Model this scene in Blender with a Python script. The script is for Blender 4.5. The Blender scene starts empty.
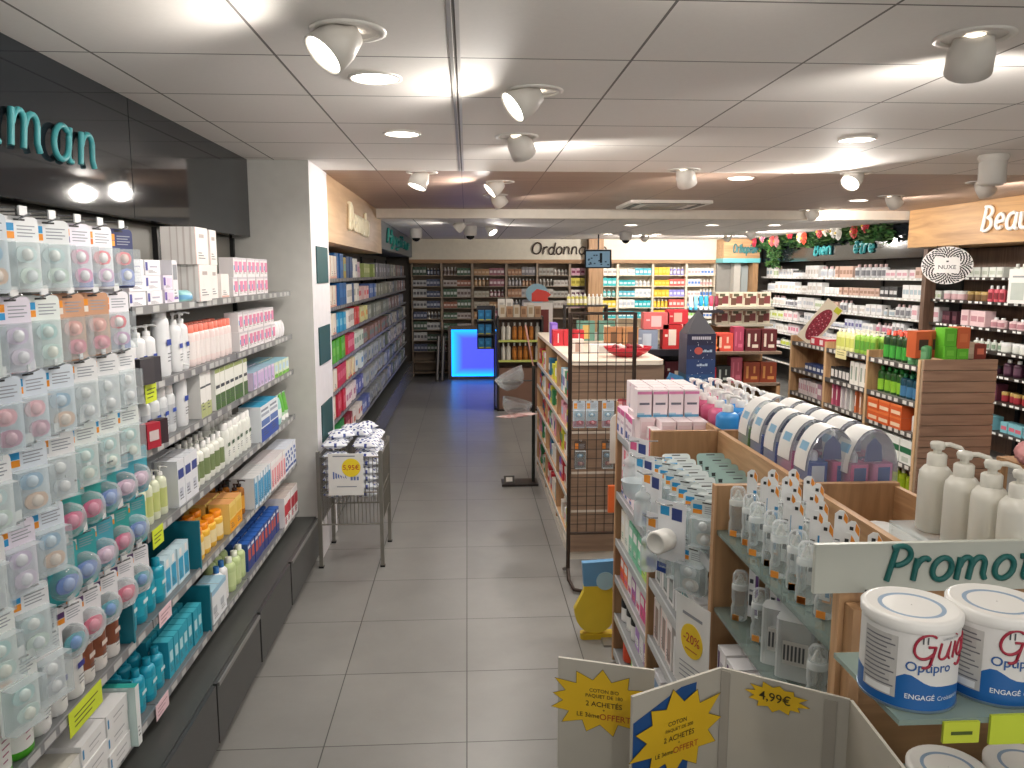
import bpy, math, random
from mathutils import Vector, Matrix
random.seed(7)
S = bpy.context.scene
COL = S.collection
PI = math.pi
# ------------------------------------------------------------------ camera
CAMH = 1.97; FPX = 785.0
PITCH = math.radians(8.05); YAW = math.radians(3.25)
cam = bpy.data.cameras.new('camera'); cam_o = bpy.data.objects.new('camera', cam); COL.objects.link(cam_o)
cam.sensor_width = 36.0; cam.lens = FPX/1024*36; cam.clip_start = .05; cam.clip_end = 60
cam_o.location = (0, 0, CAMH); cam_o.rotation_euler = (PI/2-PITCH, 0, -YAW)
S.camera = cam_o
# ------------------------------------------------------------------ world, exposure
S.view_settings.view_transform = 'Standard'; S.view_settings.look = 'None'
S.view_settings.gamma = 1; S.view_settings.use_curve_mapping = False
S.view_settings.exposure = -0.15
w = bpy.data.worlds.new('daylight_fill'); S.world = w; w.use_nodes = True
bg = w.node_tree.nodes['Background']; bg.inputs[1].default_value = 1.0
# daylight added from the open end behind camera, brightened below to lift the ceiling
_N, _L = w.node_tree.nodes, w.node_tree.links
_tc = _N.new('ShaderNodeTexCoord'); _sp = _N.new('ShaderNodeSeparateXYZ'); _L.new(_tc.outputs['Generated'], _sp.inputs[0])
_r = _N.new('ShaderNodeValToRGB'); _r.color_ramp.elements[0].position = .47; _r.color_ramp.elements[0].color = (1.7, 1.62, 1.5, 1); _r.color_ramp.elements[1].position = .53; _r.color_ramp.elements[1].color = (.3, .33, .38, 1)
_ma = _N.new('ShaderNodeMath'); _ma.operation = 'MULTIPLY_ADD'; _ma.inputs[1].default_value = .5; _ma.inputs[2].default_value = .5; _L.new(_sp.outputs[2], _ma.inputs[0]); _L.new(_ma.outputs[0], _r.inputs[0]); _L.new(_r.outputs[0], bg.inputs[0])
# ------------------------------------------------------------------ the lamps of the shop (position, aim, watts, kind)
ZC = 2.69; ZB = 2.6; WARM = (1, .94, .87)
LAMPS = [  # x, y, kind ('down' | 'spot'), aim vector, power
 (-.335, 3.07, 'down', (0,0,-1), 22), (-.331, 4.25, 'down', (0,0,-1), 32), (-.318, 5.84, 'spot', (-.35,-.2,-1), 15),
 (-.35, 2.5, 'spot', (-.75,-.45,-.9), 12), (.275, 3.25, 'spot', (-.95,-.25,-.75), 16), (.27, 4.3, 'spot', (.45,.75,-.9), 26),
 (.27, 6.4, 'spot', (-.9,-.2,-.8), 30), (.27, 7.45, 'spot', (.6,.3,-.9), 24), (-.33, .6, 'down', (0,0,-1), 14), (.5, -.6, 'down', (0,0,-1), 26),
 (.85, 1.55, 'spot', (-.9,.8,-.9), 8),
 (1.56, 2.45, 'spot', (.35,.75,-.9), 22), (2.12, 4.29, 'down', (0,0,-1), 36), (2.10, 6.06, 'down', (0,0,-1), 40),
 (2.83, 5.7, 'spot', (-.7,-.45,-.8), 40), (1.53, 5.6, 'spot', (.45,.6,-1), 36), (3.9, 7.79, 'down', (0,0,-1), 44),
 (4.1, 6.2, 'spot', (.8,.25,-.9), 30), (3.99, 7.35, 'spot', (.8,.35,-.9), 24), (3.93, 9.0, 'spot', (.8,.35,-.9), 32),
 (2.17, 10.45, 'down', (0,0,-1), 40), (3.24, 10.4, 'down', (0,0,-1), 40), (4.07, 10.37, 'down', (0,0,-1), 40),
 (3.2, 2.9, 'down', (0,0,-1), 34), (4.6, 4.4, 'down', (0,0,-1), 40), (1.2, .2, 'down', (0,0,-1), 12),
 (3.0, 13.2, 'spot', (-.1,1,-.45), 46), (4.4, 13.2, 'spot', (.1,1,-.45), 46), (4.3, 12.0, 'spot', (.9,.1,-.8), 40), (2.3, 12.9, 'down', (0,0,-1), 10),
 (3.1, 12.9, 'down', (0,0,-1), 30), (.05, 12.1, 'down', (0,0,-1), 3), (-.05, 10.2, 'spot', (-.9,0,-.9), 6), (.3, 10.9, 'spot', (.6,-.5,-.9), 8),
]
for i, (x, y, k, a, p) in enumerate(LAMPS):
    zc = ZC if y < 9.15 else ZB
    d = Vector(a).normalized()
    l = bpy.data.lights.new('lamp_light', 'SPOT'); l.energy = p*(1.25 if y < 9 else 1.8)*(1.0 if k == 'down' else 1.25); l.color = WARM
    l.spot_size = math.radians(165 if k == 'down' else 179); l.spot_blend = .6 if k == 'down' else .35; l.shadow_soft_size = .05; l.specular_factor = .35
    o = bpy.data.objects.new('lamp_light', l); COL.objects.link(o)
    o.location = Vector((x, y, zc-.02)) if k == 'down' else Vector((x, y, zc-.01)) + d*.165
    o.rotation_mode = 'QUATERNION'; o.rotation_quaternion = (-d).to_track_quat('Z', 'Y')
# ------------------------------------------------------------------ materials
def lin(c): c /= 255.0; return c/12.92 if c <= .04045 else ((c+.055)/1.055)**2.4
def rgb(h): return (lin(int(h[0:2],16)), lin(int(h[2:4],16)), lin(int(h[4:6],16)), 1)
_M = {}
def newmat(n):
    m = bpy.data.materials.new(n); m.use_nodes = True
    return m, m.node_tree.nodes, m.node_tree.links, m.node_tree.nodes['Principled BSDF']
def P(h, rough=.45, metal=0, var=.06, spec=.5):
    """paint, plastic or card of one colour with a faint procedural mottling"""
    k = (h, rough, metal, var)
    if k in _M: return _M[k]
    m, N, L, b = newmat('surface_'+h)
    c = rgb(h); t = N.new('ShaderNodeTexNoise'); t.inputs['Scale'].default_value = 14; t.inputs['Detail'].default_value = 1
    tc = N.new('ShaderNodeTexCoord'); L.new(tc.outputs['Object'], t.inputs['Vector'])
    mx = N.new('ShaderNodeMix'); mx.data_type = 'RGBA'; mx.inputs[6].default_value = tuple(v*(1-var) for v in c[:3])+(1,); mx.inputs[7].default_value = tuple(min(1, v*(1+var)) for v in c[:3])+(1,)
    L.new(t.outputs[0], mx.inputs[0]); L.new(mx.outputs[2], b.inputs['Base Color'])
    b.inputs['Roughness'].default_value = rough; b.inputs['Metallic'].default_value = metal
    b.inputs['Specular IOR Level'].default_value = spec
    _M[k] = m; return m
def GL(h='f0f6f8', a=.2, rough=.08):
    """clear plastic or glass: mostly see-through with a gloss and a faint body colour"""
    k = ('g', h, a, rough)
    if k in _M: return _M[k]
    m, N, L, b = newmat('clear_'+h)
    b.inputs['Base Color'].default_value = rgb(h); b.inputs['Roughness'].default_value = rough
    tr = N.new('ShaderNodeBsdfTransparent'); tr.inputs[0].default_value = rgb('fafdfd'); ms = N.new('ShaderNodeMixShader')
    fr = N.new('ShaderNodeLayerWeight'); fr.inputs[0].default_value = .35
    ma = N.new('ShaderNodeMath'); ma.operation = 'MULTIPLY_ADD'; L.new(fr.outputs['Facing'], ma.inputs[0]); ma.inputs[1].default_value = .55; ma.inputs[2].default_value = a
    ma.use_clamp = True
    L.new(ma.outputs[0], ms.inputs[0]); L.new(tr.outputs[0], ms.inputs[1]); L.new(b.outputs[0], ms.inputs[2])
    L.new(ms.outputs[0], N['Material Output'].inputs[0]); _M[k] = m; return m
def EM(h, s):
    k = ('e', h, s)
    if k in _M: return _M[k]
    m, N, L, b = newmat('lit_'+h); b.inputs['Base Color'].default_value = rgb(h)
    b.inputs['Emission Color'].default_value = rgb(h); b.inputs['Emission Strength'].default_value = s
    _M[k] = m; return m
def wood(name, h1, h2, axis='Z', rough=.5, scale=1.0):
    k = ('w', name, axis)
    if k in _M: return _M[k]
    m, N, L, b = newmat(name)
    tc = N.new('ShaderNodeTexCoord'); mp = N.new('ShaderNodeMapping'); L.new(tc.outputs['Object'], mp.inputs[0])
    s = {'X': (1.2, 14, 14), 'Y': (14, 1.2, 14), 'Z': (14, 14, 1.2)}[axis]; mp.inputs['Scale'].default_value = tuple(v*scale for v in s)
    n = N.new('ShaderNodeTexNoise'); n.inputs['Scale'].default_value = 1.6; n.inputs['Detail'].default_value = 6; n.inputs['Distortion'].default_value = 1.2
    L.new(mp.outputs[0], n.inputs['Vector'])
    r = N.new('ShaderNodeValToRGB'); r.color_ramp.elements[0].position = .3; r.color_ramp.elements[0].color = rgb(h1); r.color_ramp.elements[1].position = .7; r.color_ramp.elements[1].color = rgb(h2)
    L.new(n.outputs[0], r.inputs[0]); L.new(r.outputs[0], b.inputs['Base Color']); b.inputs['Roughness'].default_value = rough
    _M[k] = m; return m
OAK = lambda ax='Z': wood('light_oak_board', 'a9805a', 'd0a77c', ax)
OAKD = lambda ax='Z': wood('oak_board', '94704e', 'b58d65', ax)
BRN = lambda ax='Z': wood('brown_board', '5d4638', '7d6250', ax)
def grid_mat(name, base, line, px, py, ox, oy, lw, rough, mottle=.06, tile_var=0.0, nscale=3.0, bump=0, spec=.5, grain=False):
    """square panels on a grid measured in metres in the object's own coordinates"""
    m, N, L, b = newmat(name)
    tc = N.new('ShaderNodeTexCoord'); sp = N.new('ShaderNodeSeparateXYZ'); L.new(tc.outputs['Object'], sp.inputs[0])
    outs = []; cells = []
    for ax, p, o in ((0, px, ox), (1, py, oy)):
        a = N.new('ShaderNodeMath'); a.operation = 'SUBTRACT'; L.new(sp.outputs[ax], a.inputs[0]); a.inputs[1].default_value = o
        d = N.new('ShaderNodeMath'); d.operation = 'DIVIDE'; L.new(a.outputs[0], d.inputs[0]); d.inputs[1].default_value = p
        f = N.new('ShaderNodeMath'); f.operation = 'FRACT'; L.new(d.outputs[0], f.inputs[0])
        fl = N.new('ShaderNodeMath'); fl.operation = 'FLOOR'; L.new(d.outputs[0], fl.inputs[0]); cells.append(fl)
        s = N.new('ShaderNodeMath'); s.operation = 'SUBTRACT'; L.new(f.outputs[0], s.inputs[0]); s.inputs[1].default_value = .5
        ab = N.new('ShaderNodeMath'); ab.operation = 'ABSOLUTE'; L.new(s.outputs[0], ab.inputs[0])
        g = N.new('ShaderNodeMath'); g.operation = 'GREATER_THAN'; L.new(ab.outputs[0], g.inputs[0]); g.inputs[1].default_value = .5-lw/p/2
        outs.append(g)
    mxm = N.new('ShaderNodeMath'); mxm.operation = 'MAXIMUM'; L.new(outs[0].outputs[0], mxm.inputs[0]); L.new(outs[1].outputs[0], mxm.inputs[1])
    n = N.new('ShaderNodeTexNoise'); n.inputs['Scale'].default_value = nscale; n.inputs['Detail'].default_value = 7; n.inputs['Roughness'].default_value = .65
    if grain:
        mp = N.new('ShaderNodeMapping'); mp.inputs['Scale'].default_value = (1, 12, 1); L.new(tc.outputs['Object'], mp.inputs[0]); L.new(mp.outputs[0], n.inputs['Vector'])
    else: L.new(tc.outputs['Object'], n.inputs['Vector'])
    c = rgb(base)
    mx = N.new('ShaderNodeMix'); mx.data_type = 'RGBA'; mx.inputs[6].default_value = tuple(v*(1-mottle) for v in c[:3])+(1,); mx.inputs[7].default_value = tuple(min(1, v*(1+mottle)) for v in c[:3])+(1,)
    mr = N.new('ShaderNodeMapRange'); mr.inputs[1].default_value = .3; mr.inputs[2].default_value = .7; L.new(n.outputs[0], mr.inputs[0])
    L.new(mr.outputs[0], mx.inputs[0]); col = mx.outputs[2]
    if tile_var:
        cb = N.new('ShaderNodeCombineXYZ'); L.new(cells[0].outputs[0], cb.inputs[0]); L.new(cells[1].outputs[0], cb.inputs[1])
        wn = N.new('ShaderNodeTexWhiteNoise'); L.new(cb.outputs[0], wn.inputs[0])
        m2 = N.new('ShaderNodeMapRange'); m2.inputs[3].default_value = 1-tile_var; m2.inputs[4].default_value = 1+tile_var; L.new(wn.outputs[0], m2.inputs[0])
        vm = N.new('ShaderNodeVectorMath'); vm.operation = 'SCALE'; L.new(col, vm.inputs[0]); L.new(m2.outputs[0], vm.inputs['Scale']); col = vm.outputs[0]
    m3 = N.new('ShaderNodeMix'); m3.data_type = 'RGBA'; L.new(mxm.outputs[0], m3.inputs[0]); L.new(col, m3.inputs[6]); m3.inputs[7].default_value = rgb(line)
    L.new(m3.outputs[2], b.inputs['Base Color']); b.inputs['Roughness'].default_value = rough; b.inputs['Specular IOR Level'].default_value = spec
    if bump:
        bp = N.new('ShaderNodeBump'); bp.inputs['Strength'].default_value = bump; bp.inputs['Distance'].default_value = .002; bp.invert = True
        L.new(mxm.outputs[0], bp.inputs['Height']); L.new(bp.outputs[0], b.inputs['Normal'])
    return m
WHITE = P('eceae4'); CHROME = P('b8babc', .25, .9); STEEL = P('8d8c88', .35, .6); BLACK = P('15161a', .5); DARK = P('2e3032', .45)

# ------------------------------------------------------------------ mesh building
class MB:
    def __init__(s): s.v = []; s.f = []; s.m = []; s.sm = []; s.mats = []; s.T = None
    def mi(s, m):
        if m not in s.mats: s.mats.append(m)
        return s.mats.index(m)
    def add(s, vs, fs, mat, smooth=False):
        o = len(s.v)
        for v in vs: s.v.append(tuple(s.T @ Vector(v)) if s.T else tuple(v))
        for k, f in enumerate(fs):
            s.f.append(tuple(i+o for i in f)); s.m.append(s.mi(mat[k] if isinstance(mat, list) else mat)); s.sm.append(smooth)
    def box(s, x0, x1, y0, y1, z0, z1, mat, top=None, side=None):
        vs = [(x0,y0,z0),(x1,y0,z0),(x1,y1,z0),(x0,y1,z0),(x0,y0,z1),(x1,y0,z1),(x1,y1,z1),(x0,y1,z1)]
        fs = [(3,2,1,0),(4,5,6,7),(0,1,5,4),(1,2,6,5),(2,3,7,6),(3,0,4,7)]
        s.add(vs, fs, [mat, top or mat, mat, side or mat, mat, side or mat])
    def rbox(s, x0, x1, y0, y1, z0, z1, mat, r=.01, n=3):
        """box with rounded vertical edges"""
        pts = []
        for cx, cy, a0 in ((x1-r, y1-r, 0), (x0+r, y1-r, 90), (x0+r, y0+r, 180), (x1-r, y0+r, 270)):
            for k in range(n+1): a = math.radians(a0+90*k/n); pts.append((cx+r*math.cos(a), cy+r*math.sin(a)))
        s.prism(pts, z0, z1, mat, smooth=False)
    def prism(s, pts, z0, z1, mat, smooth=False, cap=None):
        """polygon in x,y raised from z0 to z1"""
        n = len(pts); vs = [(x,y,z0) for x,y in pts]+[(x,y,z1) for x,y in pts]
        s.add(vs, [(i,(i+1)%n,n+(i+1)%n,n+i) for i in range(n)], mat, smooth)
        s.add(vs, [tuple(range(n-1,-1,-1)), tuple(range(n,2*n))], cap or mat)
    def plate(s, pts, y0, y1, mat, cap=None):
        """polygon in x,z given a thickness from y0 (front) to y1"""
        n = len(pts); vs = [(x,y0,z) for x,z in pts]+[(x,y1,z) for x,z in pts]
        s.add(vs, [((i+1)%n,i,n+i,n+(i+1)%n) for i in range(n)], mat)
        s.add(vs, [tuple(range(n)), tuple(range(2*n-1,n-1,-1))], cap or mat)
    def quad(s, a, b, c, d, mat): s.add([a,b,c,d], [(0,1,2,3)], mat)
    def fq(s, x0, x1, z0, z1, y, mat): s.quad((x0,y,z0),(x1,y,z0),(x1,y,z1),(x0,y,z1), mat)
    def lathe(s, prof, mat, n=14, sx=1, sy=1, c=(0,0,0), smooth=True, matf=None, cap=True):
        vs = []; fs = []; ms = []
        for r, z in prof:
            for k in range(n): a = 2*PI*(k+.5)/n; vs.append((c[0]+r*sx*math.cos(a), c[1]+r*sy*math.sin(a), c[2]+z))
        for j in range(len(prof)-1):
            for k in range(n):
                k2 = (k+1)%n; fs.append((j*n+k, j*n+k2, (j+1)*n+k2, (j+1)*n+k))
                ms.append(matf((prof[j][1]+prof[j+1][1])/2, 2*PI*(k+1)/n) if matf else mat)
        s.add(vs, fs, ms, smooth)
        if cap:
            e = len(prof)-1
            s.add(vs, [tuple(range(n-1,-1,-1))], mat); s.add(vs, [tuple(e*n+k for k in range(n))], mat)
    def tube(s, path, r, mat, n=6, flat=1.0, closed=False):
        path = [Vector(p) for p in path]; vs = []; fs = []
        m = len(path); up = None
        for i, p in enumerate(path):
            t = (path[min(i+1,m-1)]-path[max(i-1,0)]) if not closed else (path[(i+1)%m]-path[i-1])
            if t.length < 1e-9: t = Vector((0,0,1))
            t.normalize()
            if up is None: up = Vector((0,0,1)) if abs(t.z) < .9 else Vector((0,1,0))
            a = t.cross(up)
            if a.length < 1e-3: a = t.cross(Vector((1,.3,0)))
            a.normalize(); b = a.cross(t).normalized(); up = b
            for k in range(n): g = 2*PI*k/n; vs.append(p + a*(r*math.cos(g)) + b*(r*math.sin(g)*flat))
        e = m if closed else m-1
        for i in range(e):
            for k in range(n): fs.append((i*n+k, i*n+(k+1)%n, ((i+1)%m)*n+(k+1)%n, ((i+1)%m)*n+k))
        s.add(vs, fs, mat, True)
        if not closed: s.add(vs, [tuple(range(n-1,-1,-1)), tuple((m-1)*n+k for k in range(n))], mat)
    def sphere(s, c, rx, ry, rz, mat, n=10, m=6):
        prof = [(max(math.sin(PI*j/m), .02), -math.cos(PI*j/m)) for j in range(m+1)]
        vs = []; fs = []
        for r, z in prof:
            for k in range(n): a = 2*PI*k/n; vs.append((c[0]+rx*r*math.cos(a), c[1]+ry*r*math.sin(a), c[2]+rz*z))
        for j in range(m):
            for k in range(n): fs.append((j*n+k, j*n+(k+1)%n, (j+1)*n+(k+1)%n, (j+1)*n+k))
        s.add(vs, fs, mat, True)
    def mesh(s, name):
        me = bpy.data.meshes.new(name); me.from_pydata(s.v, [], s.f)
        for m in s.mats: me.materials.append(m)
        me.polygons.foreach_set('material_index', s.m); me.polygons.foreach_set('use_smooth', s.sm)
        me.update(); return me
    def build(s, name, parent=None, loc=(0,0,0), label=None):
        o = bpy.data.objects.new(name, s.mesh(name)); COL.objects.link(o); o.location = loc
        if parent: o.parent = parent
        if label: o['label'] = label
        return o
def mbox(*a, **k): m = MB(); m.box(*a, **k); return m
def thing(name, label, cat, loc=(0,0,0), rz=0, group=None):
    o = bpy.data.objects.new(name, None); COL.objects.link(o); o.empty_display_size = .05
    o.location = loc; o.rotation_euler = (0,0,rz); return tag(o, label, cat, group)
LABELS = {}
def tag(o, label, cat, group=None, kind=None):
    o['label'] = label; o['category'] = cat
    if group: o['group'] = group
    if kind: o['kind'] = kind
    n = len(label.split())
    if n > 16 or n < 4: print('LABEL LENGTH', n, label)
    LABELS.setdefault(label, []).append(group)
    return o
def struct(name, mb): o = mb.build(name); o['kind'] = 'structure'; return o
# flat type set in Blender's own face
_TX = {}
def text_geo(s, bold=0):
    if (s, bold) in _TX: return _TX[(s, bold)]
    c = bpy.data.curves.new('t', 'FONT'); c.body = s; c.size = 1; c.align_x = 'CENTER'; c.align_y = 'CENTER'; c.offset = bold; c.resolution_u = 3
    o = bpy.data.objects.new('t', c); COL.objects.link(o); bpy.context.view_layer.update()
    me = bpy.data.meshes.new_from_object(o.evaluated_get(bpy.context.evaluated_depsgraph_get()))
    g = ([tuple(v.co[:2]) for v in me.vertices], [tuple(p.vertices) for p in me.polygons])
    bpy.data.objects.remove(o); bpy.data.curves.remove(c); bpy.data.meshes.remove(me); _TX[(s, bold)] = g; return g
def add_text(mb, s, size, fn, mat, bold=.0, sx=1):
    v, f = text_geo(s, bold); mb.add([fn(x*size*sx, y*size) for x, y in v], f, mat)
# handwritten lettering: pen strokes, x-height .5, cap height .8
def arc(cx, cy, rx, ry, a0, a1, n=12): return [(cx+rx*math.cos(math.radians(a0+(a1-a0)*i/n)), cy+ry*math.sin(math.radians(a0+(a1-a0)*i/n))) for i in range(n+1)]
GLY = {
 'a': (.52, [arc(.24,.25,.2,.25,50,390,18), [(.44,.5),(.42,.12)]+arc(.5,.1,.08,.1,180,290,5)]),
 'n': (.52, [[(.04,.5),(.06,0)], [(.06,.3)]+arc(.23,.3,.16,.2,150,20,8)+[(.4,.12),(.47,0)]]),
 'm': (.80, [[(.04,.5),(.06,0)], [(.06,.3)]+arc(.2,.32,.13,.18,150,10,8)+[(.33,0)], [(.33,.3)]+arc(.49,.32,.14,.18,150,10,8)+[(.64,.12),(.71,0)]]),
 'r': (.36, [[(.04,.5),(.06,0)], [(.06,.3)]+arc(.22,.3,.15,.2,150,50,6)]),
 'o': (.50, [arc(.24,.25,.21,.25,0,360,20)]),
 'e': (.46, [[(.06,.25),(.38,.28)]+arc(.23,.27,.17,.23,5,315,16)]),
 'é': (.46, [[(.06,.25),(.38,.28)]+arc(.23,.27,.17,.23,5,315,16), [(.2,.6),(.32,.74)]]),
 'è': (.46, [[(.06,.25),(.38,.28)]+arc(.23,.27,.17,.23,5,315,16), [(.14,.74),(.26,.6)]]),
 'ê': (.46, [[(.06,.25),(.38,.28)]+arc(.23,.27,.17,.23,5,315,16), [(.1,.6),(.22,.72),(.34,.6)]]),
 't': (.36, [[(.18,.75),(.16,.12)]+arc(.24,.1,.08,.1,190,300,5), [(.0,.5),(.34,.52)]]),
 'i': (.18, [[(.08,.5),(.1,0)], [(.08,.68),(.09,.71)]]),
 'd': (.52, [arc(.23,.24,.19,.24,40,380,18), [(.44,.8),(.42,.12)]+arc(.5,.1,.08,.1,180,290,5)]),
 's': (.38, [arc(.2,.37,.12,.12,40,200,8)+arc(.18,.13,.13,.13,60,-130,9)]),
 'c': (.42, [arc(.24,.25,.19,.25,50,310,14)]),
 'u': (.52, [[(.05,.5)]+arc(.22,.18,.16,.18,180,340,9)+[(.4,.5),(.42,.1),(.5,0)]]),
 'h': (.52, [[(.05,.82),(.06,0)], [(.06,.3)]+arc(.23,.3,.16,.2,150,20,8)+[(.4,.12),(.45,0)]]),
 'p': (.52, [[(.05,.5),(.06,-.28)], arc(.25,.25,.19,.25,160,-170,16)]),
 'y': (.5, [[(.04,.5),(.22,.06)], [(.42,.5),(.2,-.12),(.04,-.28)]]),
 'g': (.5, [arc(.23,.25,.19,.24,40,380,18), [(.42,.5),(.42,-.1)]+arc(.24,-.1,.18,.18,0,-140,8)]),
 'z': (.44, [[(.04,.48),(.38,.48),(.04,.02),(.42,.04)]]),
 'M': (.80, [[(.06,0),(.12,.8),(.36,.25),(.6,.8),(.7,0)]]),
 'D': (.66, [[(.1,.8),(.08,0)], [(.0,.78)]+arc(.12,.4,.46,.39,80,-85,14)]),
 'O': (.78, [arc(.38,.4,.33,.38,60,420,22)]),
 'B': (.56, [[(.1,.8),(.08,0)], [(.04,.78)]+arc(.2,.6,.22,.18,80,-90,9)+arc(.2,.21,.27,.21,80,-100,10)]),
 'P': (.54, [[(.12,.78),(.06,0)], [(.02,.74)]+arc(.2,.57,.27,.22,100,-100,12)]),
 'G': (.8, [arc(.42,.38,.34,.38,50,330,18)+[(.72,.38),(.48,.38)], [(.72,.38),(.7,-.15)]+arc(.55,-.15,.15,.12,0,-120,5)]),
 'H': (.6, [[(.08,.8),(.06,0)], [(.5,.8),(.48,0)], [(.07,.4),(.49,.42)]]),
}
def letters(root, s, size, fn, mat, r=.05, flat=.6, slant=.18, gap=.06, spacew=.35, depth=None):
    """one child mesh per letter; fn(u, v) -> point; r is the pen radius per unit size"""
    u = 0
    for ch in s:
        if ch == ' ': u += spacew; continue
        w_, strokes = GLY[ch]; mb = MB()
        for st in strokes:
            if len(st) < 2: continue
            mb.tube([fn((u+x+slant*y)*size, y*size) for x, y in st], r*size, mat, 8)
        mb.build('letter', root); u += w_+gap
    return u*size
def text_width(s, gap=.06, spacew=.35): return sum(spacew if c == ' ' else GLY[c][0]+gap for c in s)
# ================================================================== THE SETTING
XL, XR, YB, YF = -1.54, 5.98, 15.3, -2.6
fl = MB(); fl.box(XL-.1, XR+.1, YF, YB+.1, -.1, 0, grid_mat('grey_stone_tiles', '83827f', '3a3938', .6, .6, -.016, .09, .005, .33, .09, .05, 2.2, .4))
struct('floor', fl)
c = MB(); CEILW = grid_mat('white_ceiling_tiles', 'f0ece7', '7a7671', .6, .6, -.033, .387, .009, .7, .015, .012, 60, .3)
c.box(XL-.1, XR+.1, YF, 5.765, ZC, ZC+.1, CEILW); struct('ceiling', c)
c = MB(); c.box(XL-.1, XR+.1, 5.765, 9.15, ZC, ZC+.1, grid_mat('wood_ceiling_panels', 'a99080', '776257', .6, 1.2, -.033, .387, .007, .45, .10, .06, 1.6, .2, grain=True)); struct('ceiling', c)
c = MB(); c.box(XL-.1, XR+.1, 9.15, YB+.1, ZB, ZC+.1, grid_mat('far_ceiling_tiles', 'ece7e3', '7a7671', .6, 1.2, -.033, .387, .010, .7, .02, .015, 60, .3))
struct('ceiling', c)
c = MB(); c.box(XL, XR, 9.12, 9.15, ZB-.005, ZC, P('e9e2d6', .6)); c.box(XL, XR, 9.12, 9.30, ZB-.012, ZB-.005, P('e9e2d6', .6)); struct('trim_1', c)
# one wider joint runs along the aisle
c = MB(); c.box(-.052, -.040, YF, 5.765, ZC-.004, ZC-.0005, P('9d9993', .4)); c.box(-.028, -.016, YF, 5.765, ZC-.004, ZC-.0005, P('c9c5bf', .4)); struct('trim_2', c)
WALLG = P('75756f', .6)
m = MB(); m.box(XL-.1, XL, YF, YB, 0, ZC, WALLG); struct('wall_left', m)
m = MB(); m.box(XR, XR+.1, YF, YB, 0, ZC, P('55534e', .6)); struct('wall_right', m)
m = MB(); m.box(XL, XR, YB, YB+.1, 0, ZC, P('6a625a', .6)); struct('wall_back', m)
# pillar between the two runs of shelves
PIL = P('d2d1cc', .55); PILW = P('e8e6ea', .45)
m = MB(); m.box(-1.52, -1.016, 5.27, 5.93, 0, ZC, PIL, side=PILW); o = m.build('pillar'); tag(o, 'square grey pillar with a white side beside the left shelves', 'pillar')
for k, (z0, z1) in enumerate(((1.9, 2.15), (1.34, 1.6), (.8, 1.06), (.42, .62))):
    if k < 3: mbox(-1.015, -1.008, 5.42, 5.84, z0, z1, P('1d4c50', .55)).build('teal_inlay', o, label='dark teal rectangle let into the white side')
# back wall fascia and trim
FAS = P('e4dccb', .55); TRIMW = OAKD('X')
m = MB(); m.box(-1.08, 5.55, 14.95, 15.25, 2.22, ZB, FAS); o = m.build('sign_fascia'); tag(o, 'long cream fascia board across the back above the medicine shelves', 'sign')
m = MB(); m.box(-1.08, 5.55, 14.93, 15.25, 2.15, 2.22, TRIMW); m.build('fascia_trim', o, label='brown wood strip along the lower edge')
sg = thing('wall_lettering', 'brown handwritten lettering reading Ordonnance on the cream back fascia', 'lettering', (0,0,0))
tw = 0
letters(sg, 'Ordonnance', .27, lambda u, v: (1.21+u*.93, 14.935, 2.32+v), P('4b3d33', .5), r=.055)
m = MB(); m.box(2.27, 2.55, 14.72, 14.94, 0, ZB, OAKD('Z')); o = m.build('pillar'); tag(o, 'brown wooden pillar behind the hanging screen', 'pillar')
# hanging screen
t = thing('hanging_screen', 'flat black framed screen hanging before the brown pillar', 'screen', (2.16, 13.0, 2.2), math.radians(-14))
m = MB(); m.T = Matrix.Rotation(math.radians(10), 4, 'X')
m.rbox(-.22, .22, -.03, .03, -.15, .15, P('181c22', .35), .01); m.build('casing', t)
m = MB(); m.T = Matrix.Rotation(math.radians(10), 4, 'X'); m.fq(-.195, .195, -.13, .13, -.032, EM('7a98ac', .5))
for k in range(16):
    x = -.18+random.random()*.34; z = -.11+random.random()*.2; m.fq(x, x+.03, z, z+.02, -.0335, EM('2a4258', .3))
m.fq(.03, .07, -.06, .1, -.034, P('1d2733')); m.build('display', t)
m = MB(); m.tube([(0,.02,.1),(0,.02,.4)], .012, BLACK); m.build('ceiling_mount', t)

# ceiling fixtures
DISC = EM('fff6e6', 14)
for i, (x, y, k, a, p) in enumerate(LAMPS):
    if y < 1.5: continue
    zc = ZC if y < 9.15 else ZB
    where = {0: 'first down the aisle', 1: 'second down the aisle'}.get(i)
    if k == 'down':
        t = thing('downlight', '', 'ceiling light', (x, y, zc)); t['_i'] = i
        m = MB(); m.lathe([(.10,-.001),(.10,-.006),(.088,-.009),(.086,-.001)], P('efece6', .4), 24, cap=False); m.build('trim_ring', t)
        m = MB(); m.lathe([(.001,-.0045),(.085,-.0045)], DISC, 24, cap=False); m.build('diffuser', t)
    else:
        t = thing('spotlight', '', 'ceiling light', (x, y, zc)); t['_i'] = i
        m = MB(); m.lathe([(.115,-.001),(.115,-.006),(.095,-.009),(.093,-.001)], P('efece6', .4), 24, cap=False); m.build('trim_ring', t)
        d = Vector(a).normalized(); q = (-d).to_track_quat('Z', 'Y').to_matrix().to_4x4()
        m = MB(); m.T = Matrix.Translation(d*.0) @ q
        m.lathe([(.03,.01),(.055,0),(.068,-.05),(.07,-.118),(.064,-.118),(.06,-.108)], P('e3dfd8', .4), 24, cap=False)
        # keep only what hangs under the ceiling
        m.v = [(vx, vy, min(vz, -.002)) for vx, vy, vz in m.v]; m.build('lamp_head', t)
        m = MB(); m.T = q; m.lathe([(.001,-.112),(.062,-.112)], DISC, 24, cap=False); m.v = [(vx, vy, min(vz, -.002)) for vx, vy, vz in m.v]; m.build('diffuser', t)
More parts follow.
